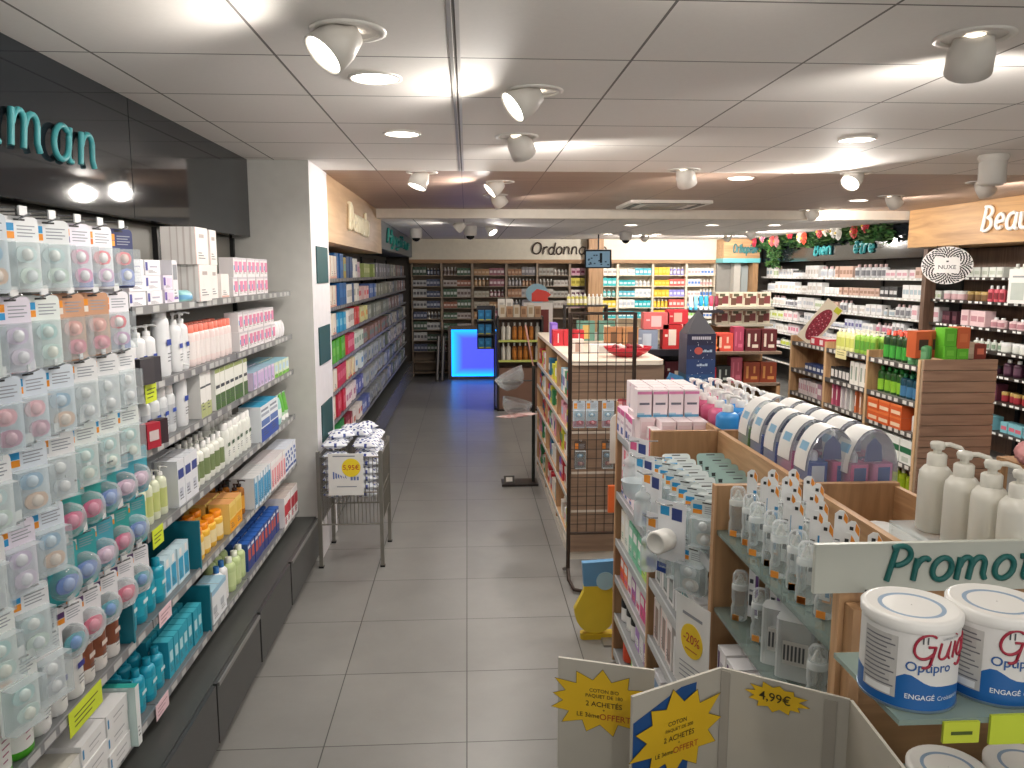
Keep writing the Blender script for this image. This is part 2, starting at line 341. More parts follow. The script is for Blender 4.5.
LL = {0:'round recessed downlight nearest the camera over the left aisle',1:'round recessed downlight over the aisle beside the pillar',
 2:'swivel spotlight at the edge of the wood ceiling near the pillar',3:'swivel spotlight nearest above the left shelves, lit face showing',
 4:'swivel spotlight with slanted lit face, right of the ceiling joint',5:'grey swivel spotlight turned away, second right of the ceiling joint',
 6:'swivel spotlight in the wood ceiling, nearer of the aisle pair',7:'swivel spotlight in the wood ceiling, farther of the aisle pair',10:'swivel spotlight high above the near gondola',
 11:'large swivel spotlight turned away at the top right',12:'round recessed downlight in white ceiling over the right gondola',13:'round downlight in the wood ceiling right of the air conditioner',
 14:'swivel spotlight lit toward the camera at right edge of white ceiling',15:'swivel spotlight turned away above the gift display',16:'round downlight in the wood ceiling near the wooden sign',
 17:'swivel spotlight turned away before the wooden sign',18:'swivel spotlight in wood ceiling left of the wooden sign',19:'swivel spotlight at the far edge of the wood ceiling',
 20:'left of three downlights in the far white ceiling',21:'middle of three downlights in the far white ceiling',22:'right of three downlights in the far white ceiling',
 23:'recessed downlight over the right aisle near the camera',24:'recessed downlight before the beauty shelves',26:'left swivel spotlight lighting the back fascia',27:'right swivel spotlight lighting the back fascia',
 28:'swivel spotlight facing the garlanded wall at the back',29:'small far downlight left of the hanging screen',30:'small far downlight right of the hanging screen',31:'dim far downlight over the blue counter',
 32:'far swivel spotlight facing the dark left fascia',33:'far swivel spotlight over the bath gel rack'}
for o in list(COL.objects):
    if '_i' in o: tag(o, LL[o['_i']], 'ceiling light'); del o['_i']
# air conditioner cassette, speakers, cameras
t = thing('ceiling_air_conditioner', 'square ceiling air conditioner set in the wood ceiling', 'air conditioner', (2.05, 8.3, ZC))
m = MB(); m.rbox(-.42, .42, -.42, .42, -.03, -.001, P('ddd6cf', .4), .04); m.build('cover', t)
m = MB(); m.box(-.2, .2, -.2, .2, -.036, -.03, P('a59e97', .5))
for s in (-1, 1): m.box(-.3, .3, s*.33-.03, s*.33+.03, -.034, -.03, P('4b4642')); m.box(s*.33-.03, s*.33+.03, -.3, .3, -.034, -.03, P('4b4642'))
m.build('grille', t)
t = thing('ceiling_speaker', 'white cylindrical projector speaker hanging from the ceiling at right', 'speaker', (3.24, 4.8, ZC))
m = MB(); m.lathe([(.085,-.002),(.09,-.02),(.08,-.04)], P('d9d5ce')); m.build('mount', t); m = MB(); m.lathe([(.078,-.04),(.078,-.17),(.06,-.185),(.001,-.186)], P('d3cfc8')); m.build('body', t)
for (x, y, z, nm, lb) in ((-.98+.25, 11.6, ZB, 'security_camera', 'white dome security camera over the far left aisle'), (.05, 10.9, ZB, 'security_camera', 'small white dome camera on the ceiling above the blue counter'), (2.45, 12.2, ZB, 'security_camera', 'small dark dome camera right of the hanging screen')):
    t = thing(nm, lb, 'camera', (x, y, z)); m = MB(); m.lathe([(.09,0),(.095,-.05),(.085,-.12),(.07,-.13)], P('d8d4d0')); m.build('housing', t)
    m = MB(); m.sphere((0,0,-.13), .06, .06, .05, P('101010', .2)); m.build('dome', t)

# ================================================================== LEFT WALL, black sign panels and plinth
GLOSS = P('1d2227', .05, 0, .02, .4)
for k, (a, b, lb) in enumerate(((.0, 2.29, 'glossy black wall panel at the near left, above the hooks'), (2.29, 3.47, 'glossy black wall panel carrying teal letters'), (3.47, 5.26, 'glossy black wall panel beside the pillar'))):
    m = MB(); m.box(-1.53, -1.40, a+.003, b-.003, 2.2, ZC-.001, GLOSS); o = m.build('wall_fascia'); tag(o, lb, 'wall panel')
sg = thing('wall_lettering', 'raised teal handwritten lettering on the glossy black wall panels', 'lettering')
u = letters(sg, 'Maman', .23, lambda u, v: (-1.38, 2.092+u*1.106, 2.355+v), P('3f989e', .4), r=.045, gap=.2)
def shelving(name, label, xw, xf, y0, y1, zs, back, boardm, railm, tagm, face=1, zt=2.2, bays=None, tagcol='e6e6e2', sheetz=.0, seam=None, thick=.018, uprights=True, base=None):
    """wall unit standing along a side wall: xw the wall side, xf the front edge"""
    t = thing(name, label, 'shelving', ((xw+xf)/2, (y0+y1)/2, 0)); ox, oy = (xw+xf)/2, (y0+y1)/2
    sgn = 1 if xf > xw else -1
    m = MB(); m.box(min(xw, xw+sgn*.02)-ox, max(xw, xw+sgn*.02)-ox, y0-oy+.002, y1-oy-.002, sheetz, zt, back); m.build('back_panel', t)
    if uprights:
        for y in (y0+.012, y1-.012):
            m = MB(); m.box(min(xw+sgn*.02, xw+sgn*.045)-ox, max(xw+sgn*.02, xw+sgn*.045)-ox, y-oy-.012, y-oy+.012, sheetz, zt, P('1c1d1f')); m.build('upright', t)
    for z in zs:
        a, b = sorted((xw+sgn*.022, xf))
        m = MB(); m.box(a-ox, b-ox, y0-oy+.002, y1-oy-.002, z-thick, z, boardm); s = m.build('shelf', t)
        m = MB(); xr = xf-ox; a, b = sorted((xr, xr+sgn*.006)); m.box(a, b, y0-oy+.004, y1-oy-.004, z-.026, z+.006, railm)
        y = y0-oy+.03
        while y < y1-oy-.1:
            wd = random.choice((.045, .06, .06)); xx = xr+sgn*.0068
            if sgn > 0: m.quad((xx,y,z-.022),(xx,y+wd,z-.022),(xx,y+wd,z+.001),(xx,y,z+.001), tagm)
            else: m.quad((xx,y+wd,z-.022),(xx,y,z-.022),(xx,y,z+.001),(xx,y+wd,z+.001), tagm)
            y += wd+random.choice((.02, .05, .09))
        m.build('price_rail', s)
    return t
GB = P('7d7c76', .5); GREYB = P('77797b', .35, .3); RAIL = P('8a8c8f', .3, .2); TAGM = P('c4c5c4', .5)
ZS1 = [1.85, 1.57, 1.34, 1.04, .72, .40]
for k, (a, b, zz) in enumerate(((3.95, 5.2, ZS1), (2.76, 3.95, ZS1), (1.3, 2.76, ZS1[4:]), (.1, 1.3, ZS1[4:]))):
    shelving('wall_shelving', ['grey wall shelving bay next to the pillar, left side', 'grey wall shelving bay right of the pacifier hooks', 'grey wall bay whose upper half holds pacifier hooks', 'grey wall bay at the far left frame edge'][k], -1.53, -1.15, a, b, zz, GB, GREYB, RAIL, TAGM, zt=2.19, sheetz=.33)
PLM = P('3a3c3c', .35); PLT = P('454745', .4)
t = thing('base_cabinet', 'long low dark grey drawer plinth under the left shelves', 'drawer unit', (-1.27, 2.7, 0))
m = MB(); m.box(-.26, .225, -2.6, 2.565, .05, .318, PLM, top=PLT); m.box(-.26, .2, -2.6, 2.565, 0, .05, BLACK); m.build('body', t)
for a in (.4, 1.06, 1.72, 2.38, 3.05, 3.73, 4.41):
    b = a+.66 if a < 4 else 5.24
    m = MB(); m.box(.226, .242, a-2.7+.003, b-2.7-.003, .055, .316, P('3f4040', .35)); d = m.build('drawer', t)
    if a in (4.41,) or int(round((a-.4)/.66)) % 2 == 0:
        m = MB(); m.box(.243, .25, a-2.7+.01, b-2.7-.01, .3, .318, P('8b8c8b', .3, .4)); m.build('handle_strip', d, label='bright metal strip')
# ------------------------------------------------------------------ second run behind the pillar
WD = OAK('Y')
m = MB(); m.box(-1.52, -1.02, 5.93, 9.62, 2.2, ZC-.001, wood('pale_oak_fascia', 'b79674', 'caaa85', 'Y', .5, .5)); o = m.build('sign_fascia'); tag(o, 'pale oak fascia box over the shelves behind the pillar', 'sign')
sg = thing('wall_lettering', 'cream raised lettering on the pale oak fascia behind the pillar', 'lettering')
letters(sg, 'Dermato', .36, lambda u, v: (-1.005, 6.9+u*.92, 2.34+v*.8), P('efe6c8', .4), r=.045, gap=.06)
m = MB(); m.box(-1.52, -1.02, 9.62, 14.9, 2.26, ZB-.001, P('5a6064', .4)); o = m.build('sign_fascia'); tag(o, 'dark grey fascia box over the farthest left shelves', 'sign')
sg = thing('wall_lettering', 'small teal lettering on the dark grey fascia far left', 'lettering')
letters(sg, 'Hygiène', .36, lambda u, v: (-1.005, 10.1+u*3.0, 2.36+v*.6), P('2f8f84', .4), r=.05, gap=.05)
ZS2 = [1.917, 1.675, 1.435, 1.19, .95, .70, .43]
BR2 = P('5b4a40', .5)
for k, (a, b) in enumerate(((5.95, 7.2), (7.2, 8.45), (8.45, 9.62), (9.62, 11.4), (11.4, 13.1), (13.1, 14.88))):
    shelving('wall_shelving', ['wall shelving bay just behind the grey pillar', 'second shelving bay behind the pillar', 'third shelving bay behind the pillar', 'shelving bay where the dark fascia starts', 'shelving bay midway under the dark fascia', 'last dark shelving bay in the far left corner'][k], -1.53, -1.15, a, b, ZS2, BR2 if k < 3 else P('3d3a38'), P('3c3c40', .4), P('6a6a6e', .4), P('9a9a9a', .5), zt=2.2, sheetz=.33)
t = thing('base_cabinet', 'long low grey drawer plinth along the far left shelves', 'drawer unit', (-1.27, 10.4, 0))
m = MB(); m.box(-.26, .225, -4.45, 4.4, .05, .318, P('55534f', .3), top=PLT); m.box(-.26, .2, -4.45, 4.4, 0, .05, BLACK); m.build('body', t)
for k in range(7):
    a = -4.4+k*1.25; m = MB(); m.box(.226, .242, a, a+1.24, .055, .316, P('5b5955', .25)); m.build('drawer', t)

# ================================================================== RIGHT WALLS
m = MB(); m.box(5.52, 5.97, 9.15, 14.6, 2.16, ZB-.02, P('1e2226', .12)); o = m.build('wall_fascia'); tag(o, 'dark glossy fascia behind the flower garland on the right', 'sign')
sg = thing('wall_lettering', 'teal handwritten lettering on the dark fascia below the garland', 'lettering')
letters(sg, 'Bien', .34, lambda u, v: (5.5, 12.35-u*.95, 2.25+v*.7), P('3fa3a8', .4), r=.06)
letters(sg, 'être', .34, lambda u, v: (5.5, 11.05-u*.9, 2.25+v*.7), P('3fa3a8', .4), r=.06)
ZS3 = [1.9, 1.645, 1.39, 1.15, .92, .68, .4]
BLKW = P('24262a', .5)
for k, (a, b) in enumerate(((9.1, 11.0), (11.0, 12.9), (12.9, 14.8))):
    shelving('wall_shelving', ['dark shelving bay left of the patterned oval sign', 'dark shelving bay in the middle under the garland', 'dark shelving bay at the far end under the garland'][k], 5.97, 5.6, a, b, ZS3, P('56534f'), BLKW, P('d8d6d0', .4), P('f4f4f0', .4), zt=2.15, sheetz=0)
m = MB(); m.box(5.17, 5.97, 4.2, 9.08, 2.262, ZC-.001, wood('oak_fascia', 'a57e55', 'cba16f', 'Y', .5, .5)); o = m.build('sign_fascia'); tag(o, 'large oak fascia box at the right over the beauty shelves', 'sign')
sg = thing('wall_lettering', 'white raised handwritten lettering on the large oak fascia', 'lettering')
letters(sg, 'Beauté', .30, lambda u, v: (5.15, 7.74-u*1.05, 2.385+v), P('f6f2ea', .4), r=.06)
ZS4 = [1.92, 1.665, 1.39, 1.15, .91, .64, .32]
for k, (a, b) in enumerate(((7.95, 9.08), (6.8, 7.95), (5.6, 6.8))):
    shelving('wall_shelving', ['brown shelving bay under the left end of the oak fascia', 'brown shelving bay under the white lettering', 'brown shelving bay at the right frame edge'][k], 5.9, 5.5, a, b, ZS4, BRN('Z'), P('2e2622', .5), P('3a332e', .4), P('f4f4f0', .4), zt=2.25, sheetz=0)
m = MB(); m.box(5.42, 5.55, 9.08, 9.16, 0, 2.25, BRN('Z')); o = m.build('shelf_post'); tag(o, 'brown post between dark shelves and beauty shelves', 'post')
# booth at the back right with a green-blue trimmed oak sign
t = thing('back_booth', 'oak fronted booth with turquoise edge beside the bright medicine shelves', 'booth', (5.1, 14.6, 0))
m = MB(); m.box(-.36, .32, -.15, .28, 2.24, 2.595, OAK('X')); m.build('fascia', t)
m = MB(); m.box(-.37, .33, -.16, .28, 2.16, 2.24, P('6fbfc4', .4)); m.build('edge_strip', t, label='turquoise strip')
m = MB(); m.box(-.1, .02, 0, .2, 0, 2.16, P('b9b4ac', .4)); m.box(.22, .32, -.1, .28, 0, 2.16, OAKD('Z')); m.box(-.36, .32, .22, .28, 0, 2.16, P('8b8781', .5)); m.build('frame', t)
m = MB(); m.box(.04, .2, .1, .14, .1, 2.1, GL('dfe8ea', .35)); m.build('glass_panel', t)
letters(t, 'Orthopédie', .25, lambda u, v: (-.2+u*.36, -.17, 2.34+v*.8), P('2f6f70', .4), r=.05)

# ================================================================== BACK WALL SHELVING
def back_bay(x0, x1, label, backm, boardm, nz=9, dz=.205):
    t = thing('medicine_shelving', label, 'shelving', ((x0+x1)/2, 15.1, 0)); h = (x1-x0)/2
    m = MB(); m.box(-h, h, .16, .18, .1, 2.15, backm); m.build('back_panel', t)
    for s in (-1, 1): m = MB(); m.box(min(s*h, s*(h-.02)), max(s*h, s*(h-.02)), -.14, .16, 0, 2.15, boardm); m.build('side_panel', t)
    for k in range(nz):
        m = MB(); m.box(-h+.02, h-.02, -.13, .16, 1.93-k*dz-.016, 1.93-k*dz, boardm); m.build('shelf', t)
BAYS = [(-1.05, -.48), (-.48, .10), (.10, .74), (.74, 1.33), (1.33, 1.95), (1.95, 2.26), (2.56, 2.87), (2.87, 3.55), (3.55, 4.20), (4.20, 4.76)]
BN = ['first from the left, beside the dark corner', 'second from the left, over the blue counter', 'third from the left', 'fourth from the left', 'fifth from the left, under the lettering', 'narrow, left of the brown pillar', 'narrow, right of the brown pillar', 'bright, second right of the brown pillar', 'bright, with yellow packs', 'bright, rightmost beside the booth']
for i, (a, b) in enumerate(BAYS):
    back_bay(a, b, 'medicine shelf bay '+BN[i], P('8b7a68', .6) if i < 6 else P('e0d3c0', .6), P('9d8c7a', .6) if i < 6 else P('e5d8c2', .5), 10)  # left bays' dimness and right bays' brightness are put into these colours
# ================================================================== BLUE LIT COUNTER
t = thing('sales_counter', 'low counter with a glowing blue front at the aisle end', 'counter', (.12, 14.6, 0))
FR = P('6f625c', .5)
m = MB(); m.box(-.48, .9, -.02, .3, .93, .98, FR); m.box(-.48, -.42, -.02, .3, 0, .93, FR); m.box(.84, .9, -.02, .3, 0, .93, FR); m.box(-.42, .84, -.02, .3, 0, .05, FR); m.box(-.42, .84, .1, .3, .05, .93, FR); m.build('body', t)
m = MB(); n_ = 9
for k in range(n_):
    f_ = k/(n_-1); col = '%02x%02x%02x' % (int(18+60*f_), int(150-62*f_), 255-int(14*f_)); m.box(-.42+.026*k, .84-.026*k, .04-.001*k, .09, .05+.02*k, .93-.02*k, EM(col, 3.0-1.7*f_))
m.build('lit_panel', t, label='glowing blue front panel')
# ================================================================== PRODUCT KINDS
# a kind is a list of (part name, mesh, children); several objects share the meshes
_K = {}
def kind(key, fn):
    if key not in _K: _K[key] = fn()
    return _K[key]
def put(k, name, label, cat, loc, rz=0, group=None, tilt=0, sc=1):
    if len(k) == 1 and not k[0][2]:
        o = bpy.data.objects.new(name, k[0][1]); COL.objects.link(o)
    else:
        o = bpy.data.objects.new(name, None); o.empty_display_size = .03; COL.objects.link(o)
        def rec(parts, par):
            for pn, me, ch in parts:
                c = bpy.data.objects.new(pn, me); COL.objects.link(c); c.parent = par; rec(ch, c)
        rec(k, o)
    o.location = loc; o.rotation_euler = (tilt, 0, rz); o.scale = (sc, sc, sc)
    return tag(o, label, cat, group)
def part(n, mb, ch=()): return (n, mb.mesh(n), list(ch))
TXT = P('5b5f66', .6); INK = P('2d3a6a', .5)
def carton(w_, d, h, base='efeeea', decs=(), top=None, lines=True, side=()):
    """folded card box; decs = (x0,x1,z0,z1,colour) as fractions of the front"""
    def f():
        m = MB(); B = P(base, .5); x = w_/2
        m.box(-x, x, -d/2, d/2, 0, h, B, top=P(top, .5) if top else B)
        y = -d/2-.0005
        for (a, b, c, e, col) in decs: m.fq(-x+a*w_, -x+b*w_, c*h, e*h, y, P(col, .5)); y -= .0002
        for (a, b, c, e, col) in side:
            for sx in (-1, 1):
                X = sx*(x+.0005); q = [(X,-d/2+a*d,c*h),(X,-d/2+b*d,c*h),(X,-d/2+b*d,e*h),(X,-d/2+a*d,e*h)]
                m.quad(*(q if sx > 0 else q[::-1]), P(col, .5))
        if lines and h > .05:
            for k in range(3): m.fq(-x+.2*w_, -x+(.5+.12*k)*w_, h*(.30-.07*k), h*(.32-.07*k), y, TXT)
        return [part('carton', m)]
    return kind(('carton', w_, d, h, base, tuple(decs), top, lines, tuple(side)), f)
def far_carton(w_, d, h, base, acc=None, z0=.3, z1=.7):
    return carton(w_, d, h, base, ((0, 1, z0, z1, acc),) if acc else (), None, False)
def bottle(r, h, body, label=None, capc='f2f2ee', kindc='cap', sy=1.0, lb=(.2, .7), neck=.8, n=14, clear=False, logo=None, low=False, caph=.13):
    """shampoo or lotion bottle: shoulder, neck and screw cap, flip cap or pump"""
    def f():
        n_ = 8 if low else n
        m = MB(); B = GL(body, .62, .12) if clear else P(body, .3); L_ = P(label, .4) if label else B; hb = h*neck
        pr = [(r*.88,0),(r,.01*h/.2),(r,lb[0]*hb),(r,lb[1]*hb),(r,hb*.86),(r*.93,hb*.92),(r*.7,hb*.97),(r*.36,hb)]
        m.lathe(pr, B, n_, 1, sy, matf=(lambda z, a: L_ if lb[0]*hb < z < lb[1]*hb and 1.04*PI < a < 1.99*PI+.01 else B))
        if logo:
            y = -r*sy-.0008
            m.fq(-r*.5, r*.5, hb*.5, hb*.6, y, P(logo, .4))
            if not low:
                for k in range(3): m.fq(-r*.45, r*(.45-.15*k), hb*(.36-.06*k), hb*(.375-.06*k), y, TXT)
        out = MB(); C = P(capc, .3)
        if kindc == 'cap':
            out.lathe([(r*.42,hb),(r*.42,h),(r*.36,h+.001)], C, n_)
        elif kindc == 'flip':
            out.lathe([(r*.8,hb*.955),(r*.78,h),(r*.7,h+.002)], C, n_, 1, sy)
        elif kindc == 'pump':
            rr = r*.42; ph = h-hb
            out.lathe([(rr,hb),(rr,hb+ph*.35),(rr*.8,hb+ph*.42)], C, n_); out.lathe([(rr*.32,hb+ph*.42),(rr*.32,hb+ph*.8)], C, 8)
            out.lathe([(rr*.55,hb+ph*.76),(rr*.6,hb+ph*.97),(rr*.3,h)], C, 10)
            out.tube([(0,0,hb+ph*.88),(0,-r*.7,hb+ph*.93),(0,-r*1.15,hb+ph*.84)], rr*.26, C, 6)
        return [part('body', m), part({'pump':'pump','cap':'cap','flip':'cap'}[kindc], out)] if not low else [part('bottle', merge(m, out))]
    return kind(('bottle', r, h, body, label, capc, kindc, sy, lb, neck, n, clear, logo, low), f)
def merge(*ms):
    a = MB()
    for b in ms:
        o = len(a.v); a.v += b.v
        for f_, mi, sm in zip(b.f, b.m, b.sm): a.f.append(tuple(i+o for i in f_)); a.m.append(a.mi(b.mats[mi])); a.sm.append(sm)
    return a
def tube_cream(w_, h, col, capc, band=None, low=False):
    def f():
        m = MB(); B = P(col, .3); n = 8 if low else 14
        prof = [(w_*.36,.022),(w_*.5,.05),(w_*.5,h*.5),(w_*.5,h*.97),(w_*.5,h)]
        vs = []; 
        for j, (r, z) in enumerate(prof):
            fl = 1-.92*max(0, (z-.05)/(h-.05))
            for k in range(n): a = 2*PI*(k+.5)/n; vs.append((r*math.cos(a), r*.8*fl*math.sin(a), z))
        fs = [(j*n+k, j*n+(k+1)%n, (j+1)*n+(k+1)%n, (j+1)*n+k) for j in range(4) for k in range(n)]
        Bd = P(band, .4) if band else B
        m.add(vs, fs, [Bd if 1 == j or 2 == j and band else B for j in range(4) for k in range(n)], True); m.add(vs, [tuple(4*n+k for k in range(n))], B)
        c = MB(); c.lathe([(w_*.4,0),(w_*.4,.024),(w_*.3,.026)], P(capc, .3), n)
        return [part('tube', merge(m, c))] if low else [part('tube', m), part('cap', c)]
    return kind(('tube', w_, h, col, capc, band, low), f)
def jar(r, h, col, capc, low=False, label=None):
    def f():
        n = 10 if low else 18; m = MB(); L_ = P(label or col, .4); B = P(col, .3)
        m.lathe([(r*.92,0),(r,.004),(r,h*.2),(r,h*.6),(r,h*.66),(r*.9,h*.68)], B, n, matf=lambda z, a: L_ if h*.2 < z < h*.6 else B)
        c = MB(); c.lathe([(r*1.03,h*.66),(r*1.03,h*.97),(r*.95,h)], P(capc, .3), n)
        return [part('jar', merge(m, c))] if low else [part('pot', m), part('lid', c)]
    return kind(('jar', r, h, col, capc, low, label), f)
# hanging card with a clear bubble and two pacifiers
def pacifier_mb(c, r, shield, knob, z):
    m = MB(); S_ = P(shield, .25); n = 16
    m.v += []; pts = []
    for k in range(n):
        a = 2*PI*k/n; rr = r*(1-.16*abs(math.cos(a))**6*0+(-.12 if abs(math.sin(a)) > .9 else 0)); pts.append((c[0]+rr*1.1*math.cos(a), z+rr*.82*math.sin(a)))
    m.plate(pts, c[1]-.004, c[1], S_)
    kb = MB(); K_ = P(knob, .25); kb.T = Matrix.Translation((c[0], c[1]-.004, z)) @ Matrix.Rotation(PI/2, 4, 'X')
    kb.lathe([(r*.52,0),(r*.5,.006),(r*.36,.010),(.001,.011)], K_, 14)
    return m, kb
def blister(w_, h, cardc, acc1, acc2, shield, knob, n=2, foot=None, rounded=False):
    def f():
        m = MB(); C = P(cardc, .5); x = w_/2; r = w_*.12
        pts = []
        for cx, cz, a0 in ((x-r, -r, 0), (-x+r, -r, 90), (-x+r, -h+r, 180), (x-r, -h+r, 270)):
            for k in range(4): a = math.radians(a0+30*k); pts.append((cx+r*math.cos(a), cz+r*math.sin(a)))
        m.plate(pts, 0, .0012, C)
        m.fq(-x*.85, -x*.3, -h*.19, -h*.09, -.0006, P(acc1, .5)); m.fq(-x*.85, -x*.3, -h*.29, -h*.2, -.0006, P(acc2, .5))
        for k in range(4): m.fq(-x*.15, x*(.8-.15*(k%2)), -h*(.13+.045*k), -h*(.115+.045*k), -.0006, P('9aa0aa'))
        m.fq(-x*.3, x*.3, -h*.055, -h*.03, -.0006, DARK)
        if foot: m.fq(-x*.96, x*.96, -h*.96, -h*.74, -.0005, P(foot))
        ch = []
        nn = n
        for k in range(nn):
            zc = -h*(.5+.28*k) if nn == 2 else -h*.66
            a, b = pacifier_mb((w_*.04*(1 if k else -1), -.016), w_*.25 if nn == 2 else w_*.36, shield[k % len(shield)], knob[k % len(knob)], zc)
            ch.append(part('pacifier', a, [part('knob', b)]))
        bub = MB(); G = GL('eaf2f6', .10, .06)
        z0, z1 = -h*.95, -h*.34
        if rounded:
            bub.T = Matrix.Translation((0, 0, -h*.66)) @ Matrix.Rotation(PI/2, 4, 'X'); bub.lathe([(w_*.5,0),(w_*.48,.018),(w_*.34,.032),(.002,.036)], G, 16)
        else: bub.box(-x*.88, x*.88, -.034, -.001, z0, z1, G)
        return [part('card', m)]+ch+[part('bubble', bub)]
    return kind(('blister', w_, h, cardc, acc1, acc2, tuple(shield), tuple(knob), n, foot, rounded), f)
def feeding_bottle(card='f2f3f4', strip='3a8ec4', tagc='f29a3a', purple=None):
    def f():
        m = MB(); G = GL('eef3f4', .16, .05)
        m.lathe([(.024,.001),(.028,.006),(.028,.045),(.024,.06),(.028,.075),(.028,.11)], G, 16)
        for k in range(5): m.tube([(.0285*math.cos(a), .0285*math.sin(a), .02+.018*k) for a in (-2.1,-1.8,-1.5)], .0006, P('6c747a'), 4)
        r = MB(); r.lathe([(.028,.11),(.028,.124),(.02,.127)], GL('f1f3f2', .28, .15), 18)
        t = MB(); t.lathe([(.017,.131),(.015,.138),(.009,.15),(.007,.158),(.003,.161)], GL('f0ece6', .25), 12)
        cpd = MB(); cpd.lathe([(.026,.131),(.026,.16),(.018,.172),(.003,.174)], GL('f2f6f8', .12), 16)
        c = MB(); c.plate([(.030,.02),(.066,.02),(.066,.222),(.054,.24),(.042,.24),(.030,.228)], -.001, .0005, P(card, .5))
        c.fq(.054, .065, .03, .17, -.0018, P(strip, .5)); c.fq(.034, .047, .14, .155, -.0018, P('3b4048')); c.fq(.034, .045, .06, .1, -.0018, P('3b4048')); c.fq(.034, .05, .11, .118, -.0018, P('8b9098')); c.quad((.054,-.0018,.215),(.0655,-.0018,.2),(.0655,-.0018,.222),(.056,-.0018,.236), P(tagc)); c.fq(.040, .050, .214, .224, -.0018, DARK)
        g = MB(); g.fq(-.012, .012, .004, .024, -.0295, P(tagc, .5)); g.box(-.012, .012, -.0295, -.028, .004, .024, P(tagc, .5))
        return [part('bottle_body', m), part('collar', r), part('teat', t), part('clear_cap', cpd), part('card', c), part('orange_tag', g)]
    return kind(('fb', card, strip, tagc), f)
def wipes_pack():
    def f():
        m = MB(); W = P('e9ecf2', .35); n = 10
        vs = []; fs = []; ms = []
        for j in range(n+1):
            for i in range(n+1):
                u = i/n*2-1; v = j/n*2-1; b = (1-u**4)*(1-v**4); vs.append((u*.085, v*.045, .030*b+.004*math.sin(9*u+3*v)*b))
        for j in range(n):
            for i in range(n): fs.append((j*(n+1)+i, j*(n+1)+i+1, (j+1)*(n+1)+i+1, (j+1)*(n+1)+i)); ms.append(P('3d4f94', .35) if (i+2*j) % 5 in (0,) or (j in (4,) and 2 < i < 8) else W)
        m.add(vs, fs, ms, True)
        o = [(x, y, -z*.8) for x, y, z in vs]; m.add(o, [f[::-1] for f in fs], ms, True)
        return [part('pack', m)]
    return kind(('wipes',), f)
def soft_pack(w_, h, d, col, band): # upright soft pack
    def f():
        m = MB(); n = 8; vs = []; fs = []; ms = []
        for j in range(n+1):
            v = j/n
            for i in range(12):
                a = 2*PI*i/12; dd = d/2*math.sin(PI*min(1, .12+v*.86))**.5*(1 if v < 1 else .15); vs.append((w_/2*math.cos(a)*(1.0), dd*math.sin(a), v*h))
        for j in range(n):
            for i in range(12): fs.append((j*12+i, j*12+(i+1)%12, (j+1)*12+(i+1)%12, (j+1)*12+i)); ms.append(P(band, .35) if 2 <= j <= 4 else P(col, .3))
        m.add(vs, fs, ms, True); m.add(vs, [tuple(range(11,-1,-1)), tuple(n*12+i for i in range(12))], P(col, .3))
        return [part('pack', m)]
    return kind(('soft', w_, h, d, col, band), f)
ORD = ['first','second','third','fourth','fifth','sixth','seventh','eighth','ninth','tenth','eleventh','twelfth','thirteenth','fourteenth','fifteenth']
def row(k, name, desc, cat, where, n, p0, step, rz, levels=1, lh=0, rows=1, rstep=(0,0), end='right', jit=.06, jr=.0, group=None, tilt=0, plain=False):
    """n facings from p0 along step, stacked and in depth; every item is an object of its own"""
    g = group or (desc+' '+where)
    for r in range(rows):
        for l in range(levels):
            for i in range(n):
                x = p0[0]+step[0]*i+rstep[0]*r; y = p0[1]+step[1]*i+rstep[1]*r
                j = (random.random()-.5)*jit*math.hypot(*step) if n > 1 else 0
                if rz in (PI/2, -PI/2): y += j*.3; x += (random.random()-.5)*.006
                lab = desc+' '+where
                if not plain and n*rows*levels > 1:
                    if n > 1: lab += ', '+ORD[min(i, 14)]+' from '+end
                    if levels > 1: lab += [', bottom', ', above', ', on top'][l if levels == 3 else l*1 if l < levels-1 else 1]
                    if rows > 1: lab += ['', ', behind', ', rearmost'][min(r, 2)]
                if len(lab.split()) > 16: lab = desc+' '+where
                put(k, name, lab, cat, (x, y, p0[2]+l*lh), rz+(random.random()-.5)*jr, g, tilt)
# ================================================================== LEFT SHELVES
F = -1.2   # centre line of the front products
L90 = PI/2
SH = ["on top left shelf", "on second left shelf", "on third left shelf", "on fourth left shelf", "on fifth left shelf", "on lowest left shelf"]
def lrow(k, name, desc, cat, s, n, y, step, **kw):
    x = kw.pop('x', F); rows = kw.get('rows', 1)
    if rows > 1: kw.setdefault('rstep', (-kw.pop('rd', .08), 0))
    row(k, name, desc, cat, SH[s], n, (x, y, ZS1[s]+.0005), (0, -step), L90, **kw)
pinkbox = carton(.078, .07, .098, 'f3eef0', ((.3, 1, .25, .8, 'e88fb2'), (.1, .3, .35, .6, '5aa9d6'), (0, 1, .9, 1, 'd9d3da')))
lrow(pinkbox, 'carton', 'small white carton with pink print', 'carton', 0, 8, 4.66, .085, levels=2, lh=.099, rows=1, end='right')
lrow(carton(.1, .1, .11, 'ded8d6', (), None, True), 'carton', 'pale grey carton', 'carton', 0, 2, 3.98, .11, x=-1.36)
lrow(bottle(.03, .15, 'f0c8b8', None, 'f4f1ee', 'cap'), 'bottle', 'small pink bottle with white cap', 'bottle', 0, 1, 3.78, .06, x=-1.24)
lrow(jar(.035, .12, 'f4f1ee', 'ef8a6b'), 'jar', 'white pot with coral lid', 'jar', 0, 2, 3.70, .08, x=-1.3, levels=1)
lrow(carton(.12, .09, .115, 'f5efec', ((.05, .95, .05, .12, 'e7b7a9'),)), 'carton', 'cream carton with pink lower edge', 'carton', 0, 1, 3.82, .1, x=-1.19)
